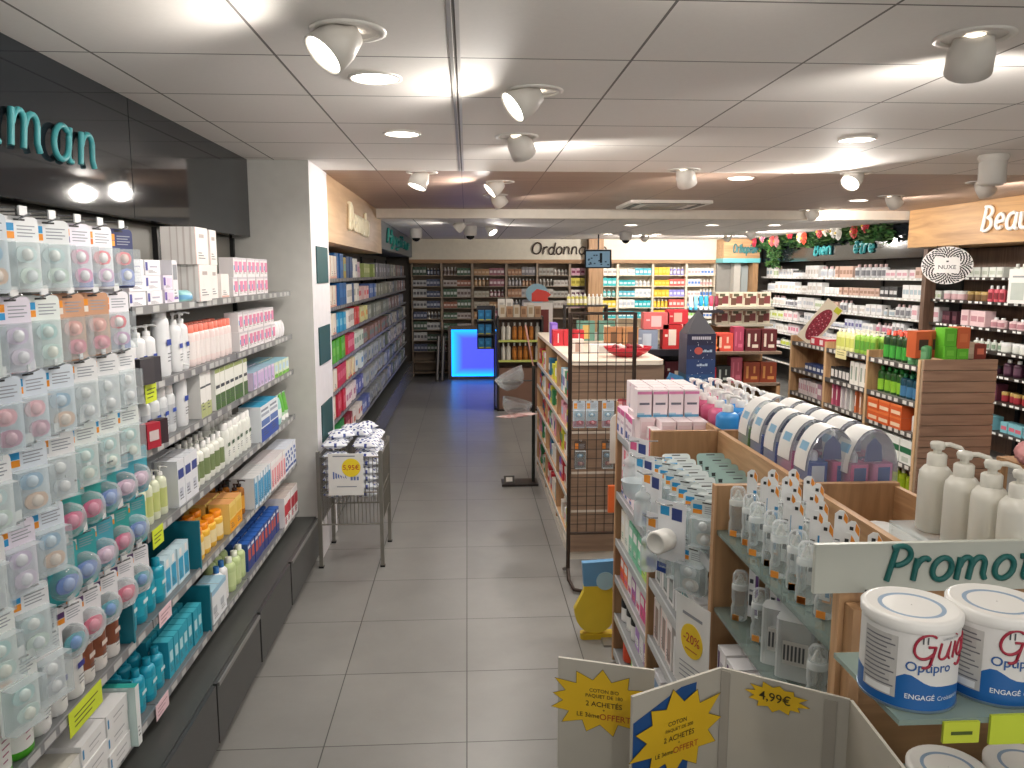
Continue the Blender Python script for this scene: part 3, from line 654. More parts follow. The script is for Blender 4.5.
nars = carton(.10, .11, .155, 'f1ece9', ((0, .06, 0, 1, 'cf9e9c'), (.3, .75, .7, .8, 'b9aca8')), None, True, ((.1, .18, 0, 1, 'd9d0cc'), (.3, .38, 0, 1, 'd9d0cc'), (.5, .55, 0, 1, 'd9d0cc'), (.7, .74, 0, 1, 'd9d0cc')))
narw = carton(.16, .14, .155, 'f1ece9', ((0, .05, 0, 1, 'cf9e9c'), (.3, .7, .72, .82, 'b9aca8')), None, True, ((.1, .16, 0, 1, 'd9d0cc'), (.3, .36, 0, 1, 'd9d0cc'), (.5, .54, 0, 1, 'd9d0cc'), (.7, .74, 0, 1, 'd9d0cc')))
put(nars, 'carton', 'narrow tall white carton on top left shelf, lower of the narrow pair', 'carton', (F, 3.66, ZS1[0]), L90)
put(nars, 'carton', 'narrow tall white carton on top left shelf, upper of the narrow pair', 'carton', (F, 3.67, ZS1[0]+.156), L90)
put(narw, 'carton', 'wide white carton with pink edge on top left shelf, under another', 'carton', (F, 3.49, ZS1[0]), L90)
put(narw, 'carton', 'wide white carton with pink edge, topmost on the top left shelf', 'carton', (F, 3.47, ZS1[0]+.156), L90)
put(soft_pack(.1, .05, .07, '9fd6d8', '78b6dd'), 'cream_tube', 'turquoise and blue pack before the tall white cartons, top left shelf', 'pack', (F+.03, 3.33, ZS1[0]), L90)
put(carton(.055, .09, .17, 'e9e8ee', ((.1, .9, .55, .9, '8b8f97'), (.1, .9, .1, .15, '7b5cb0'))), 'carton', 'tall slim grey white carton on top left shelf', 'carton', (F, 3.21, ZS1[0]), L90)
lrow(carton(.095, .1, .055, 'ece4f3', ((.03, .25, .3, .85, '6a4fae'), (.35, .9, .2, .8, 'e3cfe8'))), 'carton', 'lavender carton with violet mark', 'carton', 0, 1, 3.12, .1, levels=2, lh=.056)
lrow(carton(.14, .1, .055, 'f0eef4', ((.03, .17, .3, .85, '46489c'), (.3, .8, .5, .6, 'b8b4c8'))), 'carton', 'long white carton with dark blue mark', 'carton', 0, 2, 2.98, .15, levels=3, lh=.056)
put(carton(.16, .12, .06, 'b9b8b6', ()), 'carton', 'grey carton at the back of top left shelf above blue marked ones', 'carton', (-1.38, 2.98, ZS1[0]+.001), L90)
put(carton(.12, .12, .13, 'aaa9a7', ()), 'carton', 'tall grey carton at the back of top left shelf', 'carton', (-1.38, 3.2, ZS1[0]+.001), L90)
# second shelf
lrow(pinkbox, 'carton', 'small white carton with pink print', 'carton', 1, 9, 4.78, .083, levels=2, lh=.099)
lrow(soft_pack(.07, .1, .05, 'f0eef0', 'f4f2f6'), 'small_pack', 'white rounded pack', 'pack', 1, 4, 5.12, .075)
lrow(bottle(.028, .175, 'f5e4e2', 'f4ecea', 'ee7d68', 'flip', .9, neck=.86), 'bottle', 'pale pink bottle with coral cap', 'bottle', 1, 9, 3.98, .066, rows=2, rd=.07)
lrow(bottle(.036, .24, 'f2f3f5', None, 'f4f4f4', 'pump', .8, logo='2d4aa8'), 'pump_bottle', 'tall white pump bottle with blue label', 'bottle', 1, 2, 3.36, .09)
put(bottle(.045, .27, 'f0f2f5', None, 'f4f4f4', 'flip', .7, neck=.88, logo='2d4aa8'), 'bottle', 'largest white bottle with blue label on second left shelf', 'bottle', (F, 3.14, ZS1[1]), L90)
lrow(bottle(.034, .21, 'f2f3f5', None, 'f6f6f6', 'pump', .85, logo='3656b0'), 'pump_bottle', 'white pump bottle with blue mark', 'bottle', 1, 3, 3.0, .085, rows=2, rd=.09)
put(bottle(.036, .25, 'e9eaec', None, '8d8f92', 'flip', .8, neck=.84), 'bottle', 'white bottle with grey cap at the back of second left shelf', 'bottle', (-1.36, 2.92, ZS1[1]), L90)
# third shelf
lrow(carton(.085, .09, .095, 'd9e6d0', ((0, 1, 0, .25, '7cc242'), (.2, .8, .4, .8, 'bcd6e6')), '9ed0e2'), 'carton', 'green and blue carton', 'carton', 2, 4, 5.06, .09, rows=2, rd=.1)
lrow(carton(.075, .1, .098, 'dccbe6', ((.1, .9, .2, .85, 'cdb4de'), (.0, .12, 0, 1, '86a7c9')), 'a9cbe0'), 'carton', 'lavender carton with blue top', 'carton', 2, 6, 4.68, .08, rows=2, rd=.11)
lrow(tube_cream(.065, .17, '1f5a63', '173f47'), 'cream_tube', 'dark teal tube', 'tube', 2, 4, 4.33, .07, x=-1.33)
lrow(carton(.07, .08, .19, 'f0f1ea', ((0, 1, 0, .38, '4f7040'), (.1, .9, .52, .6, '39414a'), (0, 1, .9, 1, '9aa86a'))), 'carton', 'white and olive green carton', 'carton', 2, 7, 4.13, .076)
lrow(bottle(.03, .17, 'eef0ee', None, 'f4f4f2', 'cap'), 'bottle', 'white capped bottle behind the green cartons', 'bottle', 2, 5, 4.1, .1, x=-1.33)
lrow(carton(.07, .08, .21, 'f2f1ee', ((0, 1, .62, .66, '4a4f58'), (0, 1, 0, .3, 'b9c08a'))), 'carton', 'cream carton with dark line', 'carton', 2, 2, 3.55, .08)
put(bottle(.042, .26, 'e9ebee', None, 'f6f6f6', 'pump', .72, logo='2d4aa8'), 'pump_bottle', 'large white pump bottle, blue heart label, third left shelf', 'bottle', (F, 3.3, ZS1[2]), L90)
lrow(bottle(.036, .2, 'dfe3e6', 'c7ccd2', 'f0f0f0', 'flip', .8, logo='3656b0'), 'bottle', 'grey white bottle with blue mark', 'bottle', 2, 5, 3.17, .085, rows=2, rd=.09)
# fourth shelf
lrow(tube_cream(.07, .17, 'bfe3c4', 'f0f0ee', '68b84a'), 'cream_tube', 'green and white tube', 'tube', 3, 3, 5.12, .09)
put(soft_pack(.12, .16, .05, '9ed8d6', 'e9f4f2'), 'small_pack', 'turquoise pack hanging over the end of fourth left shelf', 'pack', (F+.02, 4.86, ZS1[3]), L90)
lrow(carton(.2, .12, .2, 'eaf0f6', ((0, 1, 0, .38, '2f50a8'), (.05, .95, .42, .6, '5a78b8'), (.05, .9, .7, .78, 'aab4c4'), (.05, .8, .84, .9, '8892a2')), '3fa5cf'), 'carton', 'large blue and white wipes carton', 'carton', 3, 2, 4.62, .205)
lrow(bottle(.033, .2, 'eef1ea', 'f0f2ec', 'f4f4f2', 'flip', .85, neck=.88, logo='4d6a50'), 'bottle', 'white bottle with broad white cap', 'bottle', 3, 6, 4.22, .075, rows=2, rd=.085)
lrow(bottle(.032, .18, 'eff1e8', '7f9063', 'f4f4f2', 'cap', .9, neck=.84), 'bottle', 'olive green and white bottle', 'bottle', 3, 6, 3.76, .072, rows=2, rd=.08)
lrow(carton(.075, .09, .19, 'e6e9f0', ((.1, .9, .6, .8, '3b4a92'), (.2, .7, .2, .4, 'c3c8d6'))), 'carton', 'pale blue white carton', 'carton', 3, 3, 3.3, .08, rows=2, rd=.1)
lrow(bottle(.026, .19, 'e4ead0', 'cfd88c', 'f4f4f2', 'pump', .9), 'pump_bottle', 'slim yellow green pump bottle', 'bottle', 3, 4, 3.04, .065, rows=2, rd=.07)
# fifth shelf
def pat(i):
    return carton(.075, .12, .165, 'edf0f8', ((0, 1, .1, .2, '2e4fa0'), (.1, .5, .3, .45, '3d62b4'), (.4, .9, .5, .62, '2e4fa0'), (.1, .6, .7, .82, '3d62b4')), 'dfe5f2', False)
lrow(pat(0), 'carton', 'white pack with blue pattern', 'pack', 4, 4, 5.12, .08, levels=1)
lrow(carton(.055, .13, .17, 'f4e6e8', ((.3, 1, .1, .7, 'e89aa2'), (0, 1, .85, 1, 'f2f2f2')), 'dcd6d8'), 'carton', 'slim pink and white carton', 'carton', 4, 6, 4.79, .058)
lrow(carton(.055, .13, .17, 'e4edf4', ((.3, 1, .1, .8, '4aa0cc'), (0, .2, 0, 1, '2d78ac')), 'dcdcdc'), 'carton', 'slim blue and white carton', 'carton', 4, 6, 4.44, .058)
lrow(bottle(.03, .18, 'b8742a', 'e0a23a', '2a1a14', 'pump', .9, neck=.8, clear=True), 'amber_bottle', 'amber bottle with dark pump', 'bottle', 4, 2, 4.06, .07, rows=3, rd=.075)
lrow(carton(.1, .1, .15, 'f3d27a', ((0, 1, 0, .45, 'f0a418'), (.1, .9, .5, .85, 'e9c35a')), 'f0b070'), 'carton', 'yellow and orange carton', 'carton', 4, 2, 3.88, .11, rows=2, rd=.11)
lrow(bottle(.042, .14, 'f3c046', 'f5e2b0', 'f4900f', 'flip', .8, neck=.84), 'bottle', 'golden yellow bottle with orange cap', 'bottle', 4, 4, 3.66, .09, rows=2, rd=.09)
put([part('panel', mbox(-.13, .10, -.006, .006, 0, .21, P('17798c', .4)))], 'shelf_divider', 'upright teal divider board on fifth left shelf', 'divider', (-1.24, 3.28, ZS1[4]), 0)
put([part('panel', mbox(-.13, .10, -.006, .006, 0, .21, P('17798c', .4)))], 'shelf_divider', 'upright teal divider board nearer the camera, fifth left shelf', 'divider', (-1.24, 2.6, ZS1[4]), 0)
TEAL = '1a9ab4'
lrow(bottle(.038, .17, TEAL, '2fb4cc', '1590aa', 'cap', .75, neck=.84, logo='e4f4f6'), 'bottle', 'bright teal bottle', 'bottle', 4, 4, 2.95, .09, rows=2, rd=.09)
lrow(carton(.06, .05, .15, 'cfe8f2', ((.1, .9, .1, .7, '3aa6d0'), (.3, .7, .75, .95, 'f2f2f2'))), 'carton', 'light blue slim carton', 'carton', 4, 4, 3.2, .065)
brown = bottle(.036, .18, 'f0ece8', '94583f', '7bc142', 'cap', .8, lb=(.3, .8), neck=.86, logo='f0e2d8')
lrow(brown, 'bottle', 'brown and white bottle with green cap', 'bottle', 4, 3, 2.52, .085, rows=2, rd=.085, x=F+.01)
purp = bottle(.04, .2, 'f2f2f0', None, 'f2f2f0', 'flip', .75, neck=.88, logo='3a3f9c')
lrow(purp, 'bottle', 'white bottle with violet blue label', 'bottle', 4, 3, 2.27, .095, rows=2, rd=.085, x=F+.01)
grn = bottle(.046, .2, 'f0f2ee', None, '5cb031', 'flip', .85, neck=.93, logo='d8c7cf')
def green_ring():
    m = MB(); G = P('4fae2a', .3); W = P('f1f3ef', .3)
    m.lathe([(.042,0),(.046,.006),(.046,.022)], G, 18, 1, .85); m.lathe([(.046,.022),(.046,.17)], W, 18, 1, .85, cap=False); m.lathe([(.046,.17),(.047,.185),(.04,.19)], G, 18, 1, .85)
    for k in range(5): m.fq(-.022, .022-.006*k, .12-.018*k, .124-.018*k, -.0396, P('b06a84'))
    c = MB(); c.lathe([(.026,.19),(.026,.215),(.02,.218)], P('dfe3da', .3), 14)
    return [part('body', m), part('cap', c)]
lrow(kind('gr', green_ring), 'bottle', 'white bottle with bright green rings', 'bottle', 4, 4, 1.98, .105, rows=2, rd=.1, x=F+.01)
# lowest shelf
lrow(carton(.09, .12, .19, 'f2eeee', ((0, 1, .35, .75, 'c23a48'), (.1, .5, .1, .3, 'd98a92')), 'c5b8b2'), 'carton', 'white carton with red panel', 'carton', 5, 4, 5.1, .095)
lrow(carton(.065, .06, .15, '31579f', ((0, 1, 0, .4, '3d4a8c'), (.2, .9, .35, .75, 'c25a4c'), (.1, .8, .8, .9, 'e6eaf2')), '2d62b8'), 'carton', 'blue carton with red mark', 'carton', 5, 10, 4.72, .07, rows=3, rd=.075)
lrow(bottle(.04, .17, 'c3d69a', 'cfe0a6', 'eef2e2', 'cap', .8, neck=.84), 'bottle', 'pale green bottle', 'bottle', 5, 3, 4.0, .09, rows=2, rd=.09)
lrow(bottle(.032, .19, 'f0f1f2', None, '3a7cc0', 'cap', .9, neck=.84), 'bottle', 'white bottle with blue cap', 'bottle', 5, 2, 3.72, .08)
lrow(carton(.1, .1, .16, 'e6eaee', ((0, 1, .85, 1, '9ac4de'), (.1, .6, .3, .5, 'b8bec6')), 'a9cfe0'), 'carton', 'white carton with pale blue top', 'carton', 5, 2, 3.56, .105)
put([part('panel', mbox(-.13, .10, -.006, .006, 0, .21, P('17798c', .4)))], 'shelf_divider', 'upright teal divider board far on lowest left shelf', 'divider', (-1.24, 3.36, ZS1[5]), 0)
lrow(carton(.05, .06, .15, '2ba3bd', ((.2, .8, .4, .7, 'bfe6ee'),), '45b4c8'), 'carton', 'teal carton with pale oval', 'carton', 5, 7, 3.3, .055, rows=2, rd=.08)
lrow(bottle(.036, .16, '1d9dba', '2fb4cc', '1690ac', 'cap', .8, neck=.84, logo='d8f0f4'), 'bottle', 'teal bottle', 'bottle', 5, 4, 2.89, .085, rows=2, rd=.085)
put([part('panel', mbox(-.13, .10, -.006, .006, 0, .21, P('17798c', .4)))], 'shelf_divider', 'upright teal divider board beside white cartons on lowest left shelf', 'divider', (-1.24, 2.55, ZS1[5]), 0)
wc = carton(.15, .13, .065, 'e9e9e9', ((.04, .1, .3, .75, '3a8ec4'), (.3, .8, .55, .62, 'b5b5b8'), (.3, .7, .3, .36, 'c6c6c8')), 'e6e6e6', False)
lrow(wc, 'carton', 'flat white carton with blue mark', 'carton', 5, 2, 2.42, .155, levels=3, lh=.066)
put(carton(.03, .2, .21, 'd4e8e4', ((0, 1, .0, 1, 'e8ecec'),), '2fa69c'), 'carton', 'white carton with turquoise top behind flat white cartons', 'carton', (F-.01, 2.515, ZS1[5]), L90)
lrow(carton(.1, .12, .18, 'd6d3c8', ((0, 1, .0, 1, 'ecebe6'), (.2, .7, .3, .34, '9a9a94'))), 'carton', 'white and beige carton', 'carton', 5, 2, 2.16, .105)
lrow(carton(.08, .1, .16, 'f2b53a', ((.1, .9, .4, .8, 'f6c860'), (.2, .6, .15, .25, '7a5ab0')), 'e89a28'), 'carton', 'orange yellow carton', 'carton', 5, 5, 1.95, .085)
# shelf-edge offer cards
for y, z, l in ((2.62, ZS1[2], 'third'), (2.84, ZS1[3], 'fourth'), (2.86, ZS1[1], 'second'), (2.24, ZS1[4], 'fifth')):
    m = MB(); big = l == 'fifth'; w_, h = (.2, .075) if big else (.1, .07)
    m.T = Matrix.Rotation(L90, 4, 'Z'); m.box(-w_/2, w_/2, -.0015, 0, -h, 0, P('d9ea3a', .5))
    for k in range(3): m.fq(-w_*.36, w_*(.36-.1*k), -h*(.3+.2*k)-.004, -h*(.3+.2*k), -.0022, P('4a5a1a'))
    o = m.build('offer_card', loc=(-1.139, y, z+.01)); tag(o, 'yellow green offer card clipped to %s left shelf edge' % l, 'price card')
for y, z, l in ((2.86, ZS1[4], 'fifth'), (2.78, ZS1[5], 'lowest')):
    m = MB(); m.T = Matrix.Rotation(L90, 4, 'Z'); m.box(-.06, .06, -.0015, 0, -.06, 0, P('f0cfd6', .5))
    for k in range(3): m.fq(-.045, .045-.02*k, -.02-.014*k, -.017-.014*k, -.0022, P('9a6a78'))
    o = m.build('offer_card', loc=(-1.139, y, z+.015)); tag(o, 'pale pink offer card clipped to %s left shelf edge' % l, 'price card')
# ---- pacifier hooks
t = thing('hook_panel', 'grey hook panel carrying the pacifier cards on the left', 'display panel', (-1.5, 2.1, 0))
m = MB(); m.box(.0, .012, -.8, .64, .95, 2.19, P('6f6e69', .5)); m.build('panel', t)
for z in (.98, 1.2, 1.5, 1.8, 2.12): m = MB(); m.box(.012, .03, -.8, .64, z-.008, z+.008, P('55565a', .35, .4)); m.build('crossbar', t)
ORG = 'f39a2d'; BLU = '2f9ad6'
V = {
 'clear': blister(.12, .19, 'eef1f4', BLU, ORG, ['cfe3e6', 'd8e8e0'], ['f2f4f2', 'e8eef2'], foot=None),
 'lilac': blister(.12, .19, 'ece8f4', ORG, '5a4a8c', ['e9a3bd', 'd98fb8'], ['f4f2f6', 'f2eef4'], foot='7d88d0'),
 'coral': blister(.12, .19, 'f0eef4', ORG, 'd8742a', ['e86f7a', 'c9a0c4'], ['f6f2f2', 'f2f0f4'], foot='8f98d4'),
 'navy': blister(.12, .19, '343c68', ORG, 'f2a040', ['e2606c', '7f8fd0'], ['e8c8c0', 'e6e8f0'], foot='7f8fd4'),
 'brown': blister(.12, .19, 'c9997a', ORG, 'e9e1d8', ['eaa79c', 'd9889a'], ['f0b2a6', 'e49aa6']),
 'mint': blister(.12, .19, 'eaf0ee', '2f9ad6', ORG, ['b9dcdc', 'cfe6e2'], ['e6f2ee', 'f0f2e6']),
 'violet': blister(.12, .19, 'e6e0ee', ORG, BLU, ['cfc0dc', 'dcd0e4'], ['f0eef4', 'eceaf2']),
 'pink': blister(.12, .19, 'd5e0ec', BLU, ORG, ['eab4bf', 'c79ab0'], ['f2c0c8', 'd8b0c0']),
 'blue': blister(.12, .19, 'dfe8f2', BLU, ORG, ['9fc0da', 'e6c8b4'], ['cfe0ee', 'f0e0d4']),
 'grey': blister(.12, .19, 'edeef0', ORG, 'c2c6cc', ['d9dde2', 'cfd4da'], ['f4f5f6', 'f0f0f2']),
 'teal': blister(.10, .165, '2d9c98', 'f0f0ee', ORG, ['d9608c'], ['e690ac'], 1, None, True),
 'teal2': blister(.10, .165, '3aa3a8', 'f0f0ee', ORG, ['6f8fd0'], ['9fb4e0'], 1, None, True),
 'teal3': blister(.10, .165, '4aa4b8', 'f0f0ee', ORG, ['e6c4dc'], ['eecfe2'], 1, None, True),
 'purple': blister(.10, .165, 'ecebef', '5a3a6e', ORG, ['e66f8c'], ['ee94a8'], 1, None, True),
 'purple2': blister(.10, .165, 'ecebef', '5a3a6e', ORG, ['5aa8b4'], ['6f9fdc'], 1, None, True),
}
DS = {'clear':'clear pacifier pack with white header','lilac':'lilac card with two pink pacifiers','coral':'pale card with coral pacifiers','navy':'navy card with red pacifiers','brown':'tan card with salmon pacifiers','mint':'pale mint pacifier pack','violet':'pale violet pacifier pack','pink':'blue grey card with pink pacifiers','blue':'light blue pacifier pack','grey':'white card with clear pacifiers','teal':'teal card, round bubble, pink pacifier','teal2':'teal card, round bubble, blue pacifier','teal3':'teal card, round bubble, lilac pacifier','purple':'white card, round bubble, red pacifier','purple2':'white card, round bubble, turquoise pacifier'}
HK = P('b4b6b8', .25, .8)
ROWS = [ # hook height, list of (y, kind)
 (2.115, [(1.93,'blue'),(2.08,'clear'),(2.22,'clear'),(2.36,'lilac'),(2.50,'coral'),(2.65,'navy')], 'top hook row'),
 (1.915, [(1.86,'mint'),(2.01,'violet'),(2.15,'mint'),(2.29,'brown'),(2.44,'brown'),(2.58,'coral')], 'second hook row'),
 (1.725, [(1.80,'violet'),(1.93,'pink'),(2.06,'pink'),(2.19,'blue'),(2.33,'grey'),(2.47,'grey'),(2.61,'grey')], 'third hook row'),
 (1.545, [(1.86,'clear'),(2.02,'blue'),(2.16,'grey'),(2.30,'mint'),(2.45,'mint'),(2.60,'mint')], 'fourth hook row'),
 (1.395, [(2.20,'teal'),(2.32,'teal'),(2.43,'teal2'),(2.55,'teal3'),(2.66,'teal3')], 'fifth hook row'),
 (1.365, [(1.80,'grey'),(1.94,'violet'),(2.08,'blue')], 'fifth hook row'),
 (1.23, [(2.15,'teal2'),(2.26,'teal2'),(2.38,'teal3'),(2.5,'teal'),(2.62,'teal2')], 'sixth hook row'),
 (1.185, [(1.82,'mint'),(1.97,'clear')], 'sixth hook row'),
 (1.055, [(2.16,'purple2'),(2.27,'purple'),(2.38,'purple2'),(2.5,'purple'),(2.62,'purple2')], 'lowest hook row'),
 (1.03, [(1.9,'mint'),(2.03,'grey')], 'lowest hook row'),
]
cnt = {}
for z, items, rn in ROWS:
    for (y, k) in items:
        m = MB(); zz = z-.012; m.tube([(.012, y-2.1, zz), (.37, y-2.1, zz), (.405, y-2.1, zz+.014)], .0028, HK, 5); m.tube([(.012, y-2.1, zz+.03), (.385, y-2.1, zz+.03)], .0022, HK, 5)
        m.box(.384, .388, y-2.1-.018, y-2.1+.018, zz+.01, zz+.034, P('e2e4e6', .3)); m.build('display_hook', t)
        small = k.startswith(('teal', 'purple')); cnt[(rn, k)] = cnt.get((rn, k), 0)+1
        depth = 3 if small else 2
        for r in range(depth):
            lab = DS[k]+', '+rn+', '+ORD[cnt[(rn, k)]-1]+' from left'+('' if r == 0 else ', behind')
            if len(lab.split()) > 16: lab = DS[k]+', '+rn+', '+ORD[cnt[(rn, k)]-1]+('' if r == 0 else ', behind')
            if len(lab.split()) > 16: lab = DS[k]+', '+rn
            rot = L90-.36+(random.random()-.5)*.2
            put(V[k], 'pacifier_pack', lab, 'pacifier', (-1.125-r*(.05 if small else .06), y+.01*r, z-.004), rot, 'pacifier packs on the '+rn)
# small red and dark clip-strip boxes left of the second and third shelves
for (y, z, c, l) in ((2.78, 1.70, '4a474c', 'second left shelf, left one'), (2.84, 1.70, '413f45', 'second left shelf, right one'), (2.80, 1.47, 'b5263a', 'third left shelf, beside a dark one'), (2.87, 1.47, '3a2a30', 'third left shelf, beside the red one')):
    put(carton(.07, .03, .09, c, ((.15, .85, .3, .7, 'd9c9c9' if c == 'b5263a' else c),), None, False), 'hang_box', ('red' if c == 'b5263a' else 'dark grey')+' small box by '+l, 'carton', (-1.125, y, z-.115), L90-.3)
# ================================================================== WIRE TABLE with wipes at the pillar
T0 = (-.79, 5.39)
t = thing('wire_table', 'steel wire basket table of wipes standing before the pillar', 'display table', (T0[0], T0[1], 0))
ST = P('8f8c84', .35, .7)
hx, hy = .205, .25
for sx in (-1, 1):
    for sy in (-1, 1):
        m = MB(); m.box(sx*hx-.012, sx*hx+.012, sy*hy-.012, sy*hy+.012, 0, .80, ST); m.box(sx*hx-.016, sx*hx+.016, sy*hy-.016, sy*hy+.016, 0, .012, BLACK); m.build('leg', t)
m = MB()
for z in (.30, .52, .76):
    for s in (-1, 1): m.tube([(-hx, s*hy, z), (hx, s*hy, z)], .005, ST); m.tube([(s*hx, -hy, z), (s*hx, hy, z)], .005, ST)
for k in range(1, 16):
    x = -hx+2*hx*k/16
    for s in (-1, 1): m.tube([(x, s*hy, .30), (x, s*hy, .76)], .0022, ST, 4)
for k in range(1, 18):
    y = -hy+2*hy*k/18
    for s in (-1, 1): m.tube([(s*hx, y, .30), (s*hx, y, .76)], .0022, ST, 4)
for k in range(0, 9): m.tube([(-hx+2*hx*k/8, -hy, .47), (-hx+2*hx*k/8, hy, .47)], .003, ST, 4)
m.build('basket', t)
wk = wipes_pack(); q = 0
for lz in range(7):
    for iy in range(5):
        for ix in range(2):
            if lz < 6 and 0 < iy: 
                if not (ix == 1 and lz > 3): continue
            x = T0[0]+(-.1 if ix == 0 else .1)+(random.random()-.5)*.015; y = T0[1]-.2+.1*iy
            o = put(wk, 'wipes_pack', 'white and blue wipes pack heaped in the wire table', 'pack', (x, y, .50+lz*.052+(.02 if lz == 6 else 0)), (random.random()-.5)*.25, 'wipes packs in the wire table', tilt=(random.random()-.5)*.25)
for (x, y, z, a) in ((-.86, 5.3, .885, .4), (-.74, 5.35, .89, -.5), (-.8, 5.48, .89, .2), (-.72, 5.5, .9, 1.0)):
    put(wk, 'wipes_pack', 'white and blue wipes pack heaped in the wire table', 'pack', (x, y, z), a, 'wipes packs in the wire table', tilt=.2)
m = MB(); m.T = Matrix.Rotation(math.radians(-3), 4, 'X')
m.box(-.115, .115, -.002, 0, -.28, 0, P('dcdcd8', .4))
pts = [(.035+.062*math.cos(a*PI/12), -.095+.062*math.sin(a*PI/12)) for a in range(24)]
m.plate(pts, -.003, -.0022, P('e9cf28', .5)); add_text(m, '5,95€', .046, lambda x, y: (.035+x, -.0034, -.095+y), P('b8402a'), .01)
m.fq(-.085, .06, -.022, -.014, -.0025, P('7d828c')); m.fq(-.06, .07, -.225, -.218, -.0025, P('8d929c'))
for k in range(6): m.quad((-.085+.016*k, -.0025, -.19+.006*k+.02), (-.075+.016*k, -.0025, -.19+.02), (-.075+.016*k, -.0025, -.125-.008*k), (-.085+.016*k, -.0025, -.12-.008*k), P('4d66a4'))
for k in range(3): m.fq(.03+.02*k, .044+.02*k, -.18, -.155, -.0025, P('6d7cab'))
o = m.build('price_sign', loc=(T0[0]-.02, T0[1]-hy-.02, .79)); tag(o, 'white card with yellow price circle on the wire table', 'sign')

# ================================================================== NEAR GONDOLA
GX0, GX1, GXM = .73, 1.285, 1.0; GY = [1.44, 2.22, 3.02, 3.74]; GT = 1.35
g = thing('display_gondola', 'near oak display gondola with open top compartments on the right', 'shelving', (GXM, 2.6, 0))
def gb(name, x0, x1, y0, y1, z0, z1, mt, lab=None):
    m = MB(); m.box(x0-GXM, x1-GXM, y0-2.6, y1-2.6, z0, z1, mt); return m.build(name, g, label=lab)
for i, y in enumerate(GY):
    gb('divider_panel', GX0, GX1, y-.012, y+.012, 0.02, GT if i < 3 else 1.3, OAKD('Z') if i else OAK('Z'))
    gb('edge_post', GX0-.006, GX0, y-.014, y+.014, 0.02, GT+.001 if i < 3 else GT, OAK('Z'))
gb('spine_panel', GXM-.01, GXM+.01, GY[0]+.013, 3.4, .02, GT, OAK('Y'))
gb('spine_panel', GXM-.01, GXM+.01, 3.4, GY[3]-.013, .02, 1.28, OAK('Y'))
gb('side_rail', GX1-.016, GX1, GY[0]+.013, GY[1]-.013, 1.2, GT-.01, OAK('Y'))
gb('plinth', GX0+.03, GX1-.03, GY[0]+.03, GY[3]-.03, 0, .06, BRN('Y'))
GLS = GL('7f908a', .24, .04); BRD = P('8d8f90', .35, .2)
ZG = {0: [1.215, .975, .74, .5, .26, .08], 1: [1.10, .745, .50, .27, .08], 2: [1.2, .90, .66, .47, .27, .08]}
for bay, zs in ZG.items():
    for z in zs:
        gb('shelf', GX0+.004, GXM-.011, GY[bay]+.014, GY[bay+1]-.014, z-.012, z, GLS if bay == 0 else BRD, 'glass shelf' if bay == 0 else None)
        if bay: gb('price_rail', GX0-.004, GX0+.003, GY[bay]+.016, GY[bay+1]-.016, z-.03, z+.004, P('b9bcbe', .3, .2))
    for z in ((1.19, 1.30, 1.225)[bay], .85, .5): gb('shelf', GXM+.011, GX1-.004, GY[bay]+.014, GY[bay+1]-.014, z-.012, z, OAKD('Y'))
R90 = -PI/2  # facing the aisle at the gondola's left side
def grow_(k, name, desc, cat, where, n, x, y, z, step, **kw): row(k, name, desc, cat, where, n, (x, y, z+.0008), (0, step), R90, end='left', **kw)
# far bay: pink cartons on top
pk = carton(.062, .075, .117, 'f4e6ea', ((0, 1, .84, .94, 'df86b4'), (.1, .9, .3, .42, 'f4e6ea'), (.15, .85, .45, .53, '6b6a78'), (.0, 1, 0, .09, '5f9fc4'), (0, .5, .09, .15, 'a9cde0')), 'f0e6e8', False)
for r in range(4):
    for i in range(4):
        put(pk, 'carton', 'white pink topped carton, upper block, %s column from left, %s row' % (ORD[i], ['front', 'second', 'third', 'rear'][r]), 'carton', (.755+.069*i+(.02 if r > 0 else 0), 3.1+.12+.084*r+.1, 1.2+.157), (random.random()-.5)*.05)
pk2 = carton(.062, .085, .155, 'f3dfe2', ((.1, .9, .6, .9, 'ecd0d4'), (.15, .8, .3, .36, 'c9b0b8')), 'f0e0e2', False)
for r in range(4):
    for i in range(4 if r else 3):
        put(pk2, 'carton', 'pale pink carton, lower block, %s column from left, %s row' % (ORD[i+(0 if r else 1)], ['front', 'second', 'third', 'rear'][r]), 'carton', (.765+.068*(i+(0 if r else 1)), 3.19+.09*r+.02, 1.2+.001), 0)
sidep = carton(.085, .05, .13, 'f4e9ee', ((0, 1, .8, 1, 'd95f9c'), (.1, .6, .1, .35, '4a63b0'), (.1, .8, .5, .6, 'cfb6c6')), 'e8c8d8')
grow_(sidep, 'carton', 'pink and white carton facing the aisle', 'carton', 'on gondola top', 4, .752-.02+.02, 3.69-.0, 1.2, -.09)
grow_(carton(.07, .05, .12, 'f6f0f0', ((0, .25, 0, 1, 'e3466a'), (.4, .9, .3, .6, 'eab8c4'))), 'carton', 'white carton with red stripe', 'carton', 'on gondola top', 3, .79, 3.26, 1.2, -.075)
grow_(carton(.1, .2, .24, 'f6e6ea', ((.1, .4, .1, .5, 'e46a80'), (.5, .95, .6, .95, 'e8647e'), (.05, .5, .02, .08, '5566a8')), 'f4ecee'), 'carton', 'tall pink and white carton', 'carton', 'on second gondola shelf', 7, .85, 3.66, .90, -.092)
c1 = ['f2efe2', 'eef0ea', '8fd0b4', '7ccaa2', '6fc59a', 'b9dc62', 'a9a2dc']
